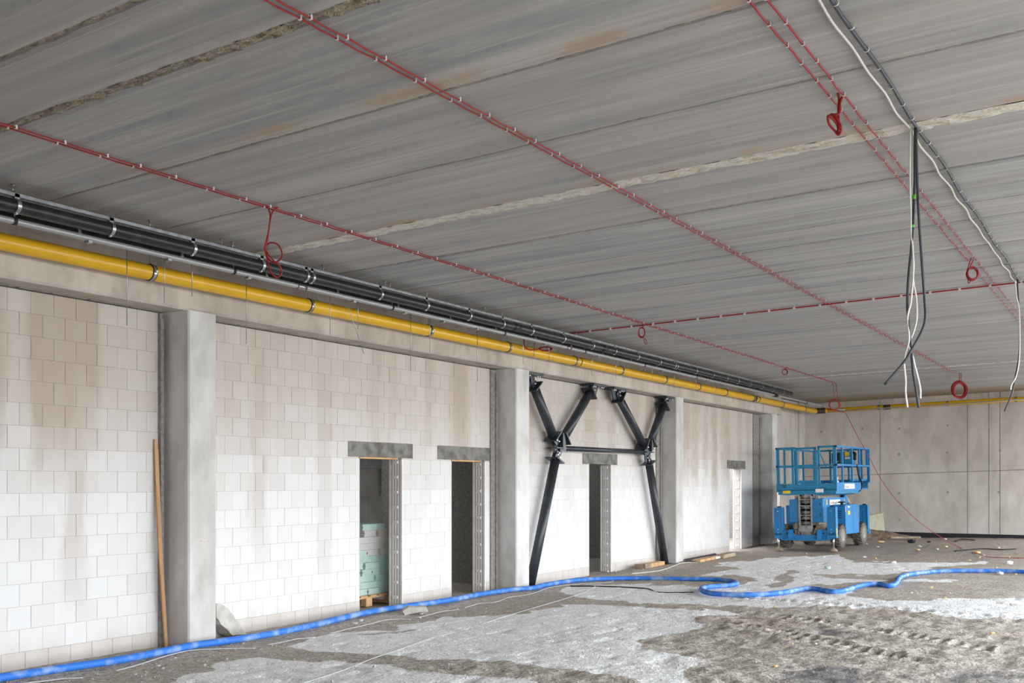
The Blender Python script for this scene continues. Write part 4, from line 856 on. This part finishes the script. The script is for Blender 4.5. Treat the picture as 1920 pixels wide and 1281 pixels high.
rock(1724, 1026, 9, 'concrete_rubble', 'rub', 'pale grey stone below the black plastic before the far wall', 'rubble', i=5)
# ------------------------------------------------------------------ PALLET AND BLOCKS BEHIND THE FIRST DOORWAY
px0, px1, py0, py1 = -10.75, -9.72, 10.95, 12.15
o = empty('pallet', (-10.2, 11.5, -.02), 'wooden pallet carrying stacked plaster blocks behind the first doorway', 'pallet')
def pb(nm, *a): rel(MB().cbox(*a, .003).build(nm, 'wood'), o)
for y in (py0, (py0+py1)/2-.07, py1-.14):
    for x in (px0, (px0+px1)/2-.05, px1-.1): pb('spacer_block', x, x+.1, y, y+.14, .02, .11)
    pb('bottom_board', px0, px1, y, y+.14, -.01, .02)
for x in (px0, (px0+px1)/2-.05, px1-.1): pb('stringer_board', x, x+.1, py0, py1, .11, .132)
for k in range(6): pb('deck_board', px0, px1, py0+k*.21, py0+k*.21+.15, .132, .152)
rr = random.Random(5); zb = .153; row_h = .0945
def gblock(x0, x1, y0, y1, z0, h, mt, label, group=None):
    m = MB(); n = .012
    poly = [(y0, z0), (y1, z0), (y1, z0+h*.3), (y1-n, z0+h*.4), (y1-n, z0+h*.6), (y1, z0+h*.7), (y1, z0+h), (y0, z0+h), (y0, z0+h*.7), (y0+n, z0+h*.6), (y0+n, z0+h*.4), (y0, z0+h*.3)]
    cxm, cym = (x0+x1)/2, (y0+y1)/2
    m.prism([(a-cym, b_-z0) for a, b_ in poly], 'x', x0-cxm, x1-cxm); o = m.build('plaster_block', mt, None, (cxm, cym, z0)); tag(o, label, 'block', group)
rows = ['g4', 'G', 'g3', 'g5', 'g4', 'G', 'w', 'W', 'W', 'b', 't']
for ri, kind in enumerate(rows):
    z0 = zb+ri*row_h; h = row_h-.003
    col = 'gypsum_green' if kind[0] in 'gGt' else 'gypsum_white'
    grp = 'green plaster blocks stacked on the pallet' if col == 'gypsum_green' else 'grey plaster blocks stacked on the pallet'
    lab = 'pale green plaster block in the stack on the pallet' if col == 'gypsum_green' else 'pale grey plaster block in the stack on the pallet'
    if kind in ('G', 'W'): segs = [(10.97, 12.13)]
    elif kind == 't': segs = [(11.46, 12.0)]; lab = 'pale green plaster block alone on top of the stack'; grp = None
    elif kind == 'b': segs = [(11.52, 11.80), (11.81, 12.1)]
    elif kind == 'w': segs = [(10.97, 11.36), (11.38, 11.56), (11.58, 11.85), (11.86, 12.12)]
    else:
        n = int(kind[1]); e = sorted([10.97+(12.13-10.97)*(k+rr.uniform(-.18, .18))/n for k in range(1, n)]); e = [10.97]+e+[12.13]; segs = list(zip(e, e[1:]))
    for si, (a, b_) in enumerate(segs):
        jx = rr.uniform(-.03, .0); c = col
        lb, gp = lab, grp
        if kind == 'b' and si == 1: c, lb, gp = 'gypsum_beige', 'beige plaster block just below the topmost green one', None
        elif kind == 'w' and si == 1: c, lb, gp = 'gypsum_green', 'small green plaster block set among the grey ones', None
        ORD = ['lowest', 'second', 'third', 'fourth', 'fifth', 'sixth', 'seventh', 'eighth', 'ninth', 'tenth', 'topmost']
        if kind != 't' and not (kind == 'b' and si == 1) and not (kind == 'w' and si == 1): lb = '%s plaster block, %s course on the pallet%s' % ('pale green' if c == 'gypsum_green' else 'pale grey', ORD[ri], '' if len(segs) == 1 else ', %s from the left' % ['first', 'second', 'third', 'fourth', 'fifth'][si])
        gblock(-9.78+jx-.45, -9.76+jx*1.3, a+.003, b_-.007, z0, h, c, lb, gp)
        if kind not in ('t', 'b') and si == 0: pass
# ------------------------------------------------------------------ SCISSOR LIFT
LB = Vector((-7.40, 25.62, .10)); lift = empty('scissor_lift', LB, 'dusty blue rough-terrain scissor lift parked before the far wall', 'scissor lift')
def lp(nm, m, mt, parent=None): return m.build(nm, mt, parent or lift)
# chassis and outriggers
m = MB(); m.box(-.32, .32, .12, 2.6, .22, .50); lp('chassis', m, 'liftgrey')
m = MB(); m.box(-.80, .80, .36, .54, .22, .34); m.box(-.80, .80, 2.06, 2.24, .22, .34); lp('axle', m, 'liftgrey')
for (y0, y1) in ((-.02, .06), (2.58, 2.66)):
    m = MB(); m.box(-.60, .60, y0, y1, .25, .38); m.box(-.60, .60, y0-.06, y0, .25, .28)
    for s in (-1, 1):
        a, b_ = sorted((s*.56, s*.79)); m.box(a, b_, y0-.02, y1+.05, .31, .44); m.prism([(a, .31), (b_, .31), (b_, .33), (b_ if s < 0 else a, .25), (a if s > 0 else b_, .25)], 'y', y0-.03, y0-.02)
        a, b_ = sorted((s*.34, s*.40)); m.prism([(a, .27), (b_, .27), (b_+.03, .38), (b_, .52), (a, .52), (a-.02, .38)], 'y', y0-.08, y1)
        a, b_ = sorted((s*.36, s*.64)); m.box(a, b_, y0+.0, y1-.02, .36, .50)
    bp_ = lp('bumper_frame', m, 'bluelift')
    if y0 < 1:
        for s in (-1, 1): MB().cyl((s*.47, y0-.012, .43), (s*.47, y0+.002, .43), .022, 10).build('pin_hole', 'ink', bp_)
for s in (-1, 1):
    for y0 in (-.04, 2.52):
        a, b_ = sorted((s*.57, s*.79)); m = MB(); m.cbox(a, b_, y0, y0+.15, .36, 1.08, .012); m.box(a+.085, a+.095, y0-.006, y0, .40, 1.06); m.box(a, a+.014, y0-.014, y0, .40, 1.07); m.box(b_-.02, b_, y0-.014, y0, .40, 1.07)
        o = lp('outrigger_tower', m, 'bluelift'); m = MB()
        for zz in (.44, .52, .98): m.cyl(((a+b_)/2-.01, y0-.012, zz), ((a+b_)/2-.01, y0, zz), .011, 8)
        m.build('bolts', 'bolt', o); MB().cyl(((a+b_)/2, y0+.07, 1.08), ((a+b_)/2, y0+.07, 1.11), .05, 12).build('tower_cap', 'rubber', o)
        o = lp('outrigger_leg', MB().cyl((s*.70, y0+.05, .03), (s*.70, y0+.05, .40), .024, 12), 'chrome')
        m = MB(); m.tube([(s*.70, y0+.05, -.02), (s*.70, y0+.05, .01), (s*.70, y0+.05, .05), (s*.70, y0+.05, .065)], .1, 14, rad=[.10, .09, .05, .025]); m.build('outrigger_foot', 'oldwood', o)
m = MB(); m.box(.791, .795, -.03, .02, .34, .55); lp('warning_sticker', m, 'ystick')
# wheels
for s in (-1, 1):
    for wy in (.45, 2.15):
        c = Vector((s*.68, wy, .34)); R_ = .285; wd = .12
        m = MB(); prof = [(-wd, .19), (-wd, .25), (-wd*.85, R_-.005), (0, R_+.004), (wd*.85, R_-.005), (wd, .25), (wd, .19)]; n = 40; vs = []; fs = []
        for i in range(n):
            a = 2*math.pi*i/n
            for (px_, r_) in prof: vs.append((c.x+px_, c.y+math.cos(a)*r_, c.z+math.sin(a)*r_))
        k = len(prof); fs = [(i*k+q, i*k+q+1, ((i+1) % n)*k+q+1, ((i+1) % n)*k+q) for i in range(n) for q in range(k-1)]
        m.add(vs, fs); m.fixn = True
        for i in range(18):     # chevron lugs
            for sd in (-1, 1):
                a0 = 2*math.pi*(i+(.25 if sd > 0 else -.25))/18; vv = []
                for (px_, da) in ((0.0, 0), (.045, .10), (.085, .18), (.118, .24)):
                    for dr in (-.01, .024):
                        for w_ in (-.045, .045): vv.append((c.x+sd*px_, c.y+math.cos(a0+da+w_)*(R_+dr), c.z+math.sin(a0+da+w_)*(R_+dr)))
                ff = []
                for j in range(3):
                    b0 = j*4; ff += [(b0, b0+1, b0+5, b0+4), (b0+2, b0+6, b0+7, b0+3), (b0, b0+4, b0+6, b0+2), (b0+1, b0+3, b0+7, b0+5)]
                ff += [(0, 2, 3, 1), (12, 13, 15, 14)]; m.add(vv, ff)
        wh = lp('wheel', m, 'tyre')
        m = MB(); ax = Vector((s, 0, 0)); m.tube([c+ax*.10, c+ax*.115, c+ax*.105, c+ax*.05], .2, 24, rad=[.2, .195, .165, .14]); m.cyl(c-ax*.1, c+ax*.05, .19, 20); m.cyl(c+ax*.05, c+ax*.10, .06, 14)
        for i in range(6): a = i*math.pi/3; q = c+Vector((0, math.cos(a)*.095, math.sin(a)*.095)); m.cyl(q+ax*.05, q+ax*.066, .012, 6)
        m.build('wheel_rim', 'rim', wh)
# scissor stack
m = MB()
for i in range(6):
    z = .60+i*.135
    for s in (-1, 1):
        m.box(s*.27-.03, s*.27+.03, .12, 2.0, z, z+.10); m.box(s*.20-.025, s*.20+.025, .12, 2.0, z+.02, z+.12)
sc_ = lp('scissor_arms', m, 'liftgrey'); m = MB()
for i in range(6):
    z = .65+i*.135
    for y in (.16, 1.05, 1.95): m = MB().cyl((-.26, y, z), (.26, y, z), .028, 12); (m.cyl((-.10, .12, z+.02), (.12, .12, z+.02), .045, 12).cyl((-.04, .12, z+.02), (.0, .12, z+.02), .06, 12) if y < 1 else 0); m.build('pivot_roller', 'liftgrey', sc_)
m = MB(); m.box(-.26, .26, .30, .34, .55, 1.40); m.build('shade_plate', 'rubber', sc_)  # black plate standing in for the shade inside the stack
m = MB()
for s in (-1, 1): m.box(s*.155-.018, s*.155+.018, .02, .07, .50, 1.36)
for z in (.86, 1.10, 1.26): m.box(-.155, .155, .025, .06, z, z+.025)
m.box(-.16, .16, .01, .04, .46, .62); m.box(-.13, .13, .05, .2, .30, .46); lp('access_ladder', m, 'liftgrey')
m = MB(); m.tube([(-.22, .15, .55), (-.2, .08, .48), (-.2, .1, .38)], .03, 8); m.tube([(.22, .15, .55), (.24, .06, .48), (.2, .1, .38)], .035, 8); m.box(.24, .42, .1, .5, .50, .64); m.box(-.34, -.22, .1, .4, .52, .66); lp('hydraulic_valves', m, 'oldwood')
m = MB(); m.cbox(-.42, -.19, .06, .16, .70, 1.28, .006); m.box(-.43, -.405, .1, 1.9, .70, 1.28); lp('side_cover', m, 'bluelift')
m = MB(); m.cbox(.17, .44, .06, .16, .70, 1.28, .006); m.box(.405, .44, .16, 1.95, .70, 1.30); m.box(.405, .44, 1.75, 1.95, 1.30, 1.42); m.box(.441, .444, .50, .505, .72, 1.28); sc2 = lp('side_cover', m, 'bluelift')
for zz in (.85, 1.12): MB().box(.36, .38, .052, .06, zz, zz+.05).build('slot', 'ink', sc2)
# side boxes
for s in (-1, 1):
    a, b_ = sorted((s*.45, s*.78)); m = MB(); m.cbox(a, b_, .75, 1.80, .37, 1.12, .012); m.box(s*.781 if s > 0 else s*.784, s*.784 if s > 0 else s*.781, 1.30, 1.305, .40, 1.10); sb = lp('engine_box' if s > 0 else 'battery_box', m, 'bluelift')
    if s > 0:
        m = MB()
        for zz in (.955, .90, .845, .79): m.cbox(.53, .68, .742, .752, zz-.012, zz+.012, .003)
        m.build('louvre_slots', 'ink', sb); MB().cbox(.62, .70, .744, .75, 1.07, 1.09, .002).build('small_slot', 'ink', sb)
        MB().box(.784, .787, .90, 1.06, .86, .96).build('warning_sticker', 'ystick', sb); MB().box(.784, .787, .90, 1.04, 1.04, 1.08).build('label_plate', 'sticker', sb); MB().box(.768, .786, .742, .75, .93, 1.07).build('label_plate', 'sticker', sb)
        MB().tube([(.6, 1.0, 1.12), (.6, 1.0, 1.16), (.6, 1.0, 1.165), (.6, 1.0, 1.20)], .03, 14, rad=[.03, .03, .11, .07]).build('exhaust_cap', 'rubber', sb)
# deck
m = MB(); m.prism([(-.77, 1.66), (.77, 1.66), (.77, 1.49), (.62, 1.385), (-.60, 1.385), (-.77, 1.48)], 'y', .13, .16); m.box(-.77, .77, .13, 2.1, 1.49, 1.52); m.box(-.745, .745, .16, 2.1, 1.40, 1.49)
dk = lp('deck', m, 'bluedeck'); m = MB(); m.box(-.77, .77, .118, .13, 1.535, 1.545); m.build('deck_lip', 'bluedeck', dk)
def rnd_side(x0, x1): 
    P = [(.13, 1.47), (1.85, 1.47)]+[(1.95+.12*math.cos(a), 1.575+.105*math.sin(a)) for a in np.linspace(-1.2, 1.2, 7)]+[(1.85, 1.68), (.13, 1.68)]; m = MB(); m.prism(P, 'x', x0, x1); return m
rs = lp('toe_board', rnd_side(.755, .775), 'bluelift'); lp('toe_board', rnd_side(-.775, -.755), 'bluelift')
m = MB(); m.prism([(.55, 1.385), (.60, 1.37), (.74, 1.44), (.72, 1.47)], 'y', .2, 1.9); lp('deck_skirt', m, 'bluelift')
m = MB()
for s in (-1, 1): m.box(s*.66-.02, s*.66+.02, 1.5, 2.98, 1.72, 1.77); m.box(s*.66-.02, s*.66+.02, 1.5, 2.98, 1.50, 1.53)
m.box(-.68, .68, 1.7, 2.98, 1.52, 1.54); m.box(-.68, .68, 2.95, 2.99, 1.52, 1.77); ext = lp('deck_extension', m, 'bluelift')
# rails
def bar(m, a, b_, w_=.02): m.tube([a, b_], w_*1.2, 4)
def boxbar(m, a, b_, w_=.024):
    lo = [min(a[i], b_[i])-w_ for i in range(3)]; hi = [max(a[i], b_[i])+w_ for i in range(3)]; m.box(lo[0], hi[0], lo[1], hi[1], lo[2], hi[2])
ZT, ZM, ZBt = 2.58, 2.12, 1.66
fr = MB()
for x in (-.72, -.35): boxbar(fr, (x, .17, 1.53), (x, .17, ZT))
for z in (ZT, ZM): boxbar(fr, (-.75, .17, z), (-.29, .17, z))
front = lp('guard_rail', fr, 'bluedeck'); fr = MB()
for x in (.33, .71): boxbar(fr, (x, .17, 1.53), (x, .17, ZT))
for z in (ZT, ZM): boxbar(fr, (.33, .17, z), (.75, .17, z))
front2 = lp('guard_rail', fr, 'bluedeck')
for (x, z) in ((-.765, ZT), (.765, ZT), (-.765, ZM), (.765, ZM)): MB().box(x-.02, x+.02, .14, .20, z-.024, z+.024).build('rail_end_cap', 'rubber', front if x < 0 else front2)
gt = MB(); boxbar(gt, (-.24, .17, 1.54), (-.24, .17, ZT-.02)); boxbar(gt, (.235, .17, 1.54), (.235, .17, ZT-.02)); boxbar(gt, (-.24, .17, ZT-.02), (.235, .17, ZT-.02)); gt.box(-.24, .235, .155, .18, 2.05, 2.15); gt.box(-.24, .235, .15, .165, 1.54, 1.73); lp('gate', gt, 'bluedeck')
for s in (-1, 1):
    m = MB(); x = s*.75
    for z in (ZT, ZM): boxbar(m, (x, .17, z), (x, 2.88, z), .022)
    for y in (.17, .66, 1.42, 2.02): boxbar(m, (x, y, 1.60), (x, y, ZT), .022)
    boxbar(m, (x, 2.86, 1.72), (x, 2.86, ZT), .022); lp('guard_rail', m, 'bluelift' if s > 0 else 'bluedeck')
m = MB()
for z in (ZT, ZM): boxbar(m, (-.75, 2.88, z), (.75, 2.88, z))
for x in (-.72, -.3, .2, .55, .72): boxbar(m, (x, 2.88, 1.7), (x, 2.88, ZT))
lp('guard_rail', m, 'bluedeck'); m = MB(); boxbar(m, (-.35, 1.9, 1.55), (-.35, 1.9, ZT-.03), .022); lp('inner_post', m, 'bluelift'); lp('inner_brace', MB().tube([(-.30, 1.95, ZT), (-.12, 2.0, ZM)], .015, 6), 'bluedeck')
m = MB(); m.box(.68, .74, 2.80, 2.84, 2.15, 2.55); lp('hinge_plate', m, 'bluelift')
m = MB(); m.cbox(-.02, .42, 2.55, 2.78, 2.17, 2.53, .012); cb = lp('control_box', m, 'bluedeck')
MB().cbox(-.14, .09, 2.52, 2.66, 2.22, 2.50, .008).build('control_panel', 'ink', cb); MB().box(-.08, .05, 2.515, 2.52, 2.255, 2.265).build('panel_strip', 'sticker', cb)
MB().box(.21, .33, 2.545, 2.55, 2.40, 2.51).build('warning_sticker', 'ystick', cb); MB().box(.21, .35, 2.545, 2.55, 2.32, 2.38).build('label_plate', 'sticker', cb)
m = MB(); m.tube([(.40, 2.62, 2.5), (.50, 2.5, 2.46), (.52, 2.4, 2.3)], .04, 10); m.build('joystick', 'rubber', cb)
lp('cable_loom', MB().tube(crom([(.77, 1.75, 2.15), (.78, 1.80, 2.0), (.785, 1.86, 1.86), (.79, 2.0, 1.74), (.79, 2.1, 1.62), (.77, 2.05, 1.5), (.72, 1.9, 1.43), (.6, 1.6, 1.40)], 6), .022, 8), 'rubber')
lp('hose_bundle', MB().tube(crom([(.3, 1.9, 1.34), (.3, 2.2, 1.30), (.32, 2.45, 1.12), (.32, 2.55, 0.95)], 6), .06, 10), 'liftgrey')
# stickers and lettering
def text(s, size, mt, parent, loc, rot, ext=.0015):
    cu = bpy.data.curves.new('lettering', 'FONT'); cu.body = s; cu.size = size; cu.extrude = ext; t = bpy.data.objects.new('lettering', cu); sc.collection.objects.link(t)
    bpy.context.view_layer.update(); me = bpy.data.meshes.new_from_object(t); bpy.data.objects.remove(t); me.materials.clear(); me.materials.append(MT[mt]); o = link('lettering', me, parent, loc); o.rotation_euler = rot; return o
RX = (math.pi/2, 0, math.pi/2)
def logo(parent, x, y0, z0, wd, h):
    MB().box(x, x+.002, y0, y0+wd, z0, z0+h).build('logo_sticker', 'sticker', parent)
    text('Build', h*.62, 'orange', parent, (x+.003, y0+.03, z0+h*.22), RX); text('Lift', h*.62, 'ink', parent, (x+.003, y0+.03+h*1.38, z0+h*.22), RX)
    m = MB()
    for k in range(4): m.box(x+.002, x+.0035, y0+wd*.56, y0+wd*(.94-.05*(k % 2)), z0+h*(.22+.15*k), z0+h*(.29+.15*k))
    m.build('small_print', 'greyink', parent)
logo(rs, .776, .72, 1.52, .80, .125); logo(sc2, .445, .55, 1.12, .80, .13)
for y in (.30, 1.65): MB().box(.445, .447, y, y+.05, 1.12, 1.26).build('warning_sticker', 'ystick', sc2)
MB().box(-.61, -.41, .126, .13, 1.43, 1.50).build('warning_sticker', 'ystick', dk); text('! ! !', .06, 'ink', dk, (-.59, .125, 1.445), (math.pi/2, 0, 0))
MB().box(.24, .44, .126, .13, 1.44, 1.53).build('label_plate', 'sticker', dk); text("'07", .10, 'ink', dk, (-.62, .125, 1.57), (math.pi/2, 0, 0), .002)
MB().box(-.21, -.15, .146, .15, 1.60, 1.67).build('label_plate', 'sticker', dk)
lift.rotation_euler = (0, -.026, math.radians(-3.9))
bpy.context.view_layer.update(); LM = lift.matrix_world
def onlift(name, m, mt, p, label, cat): o = m.build(name, mt, None, LM @ Vector(p)); o.rotation_euler = lift.rotation_euler; return tag(o, label, cat)
onlift('cardboard_pile', MB().prism([(-.2, 0), (.22, 0), (.12, .12), (-.05, .15), (-.18, .07)], 'y', -.15, .15), 'oldwood', (.52, .75, 1.53), 'brown cardboard heap lying on the lift deck', 'cardboard')
onlift('white_bag', MB().prism([(-.14, 0), (.14, 0), (.10, .11), (.0, .14), (-.1, .10)], 'y', -.1, .1), 'paper', (.42, .42, 1.53), 'white crumpled bag on the lift deck beside the cardboard', 'bag')
onlift('spray_bottle', MB().tube([(0, 0, 0), (0, 0, .16), (0, 0, .17), (0, 0, .21), (0, 0, .215), (0, 0, .25)], .04, 10, rad=[.04, .04, .015, .015, .03, .03]), 'paper', (.66, .52, 1.56), 'white bottle standing on the lift deck by the right rail', 'bottle')
onlift('cardboard_pile', MB().prism([(-.15, 0), (.18, 0), (.15, .12), (-.15, .15)], 'y', -.12, .12), 'wood', (-.55, .5, 1.53), 'light brown scrap of board at the left of the lift deck', 'cardboard')
# pole leaning behind lift
a, b_ = ony(1489, 905, 31.6), ony(1482, 873, 31.7)
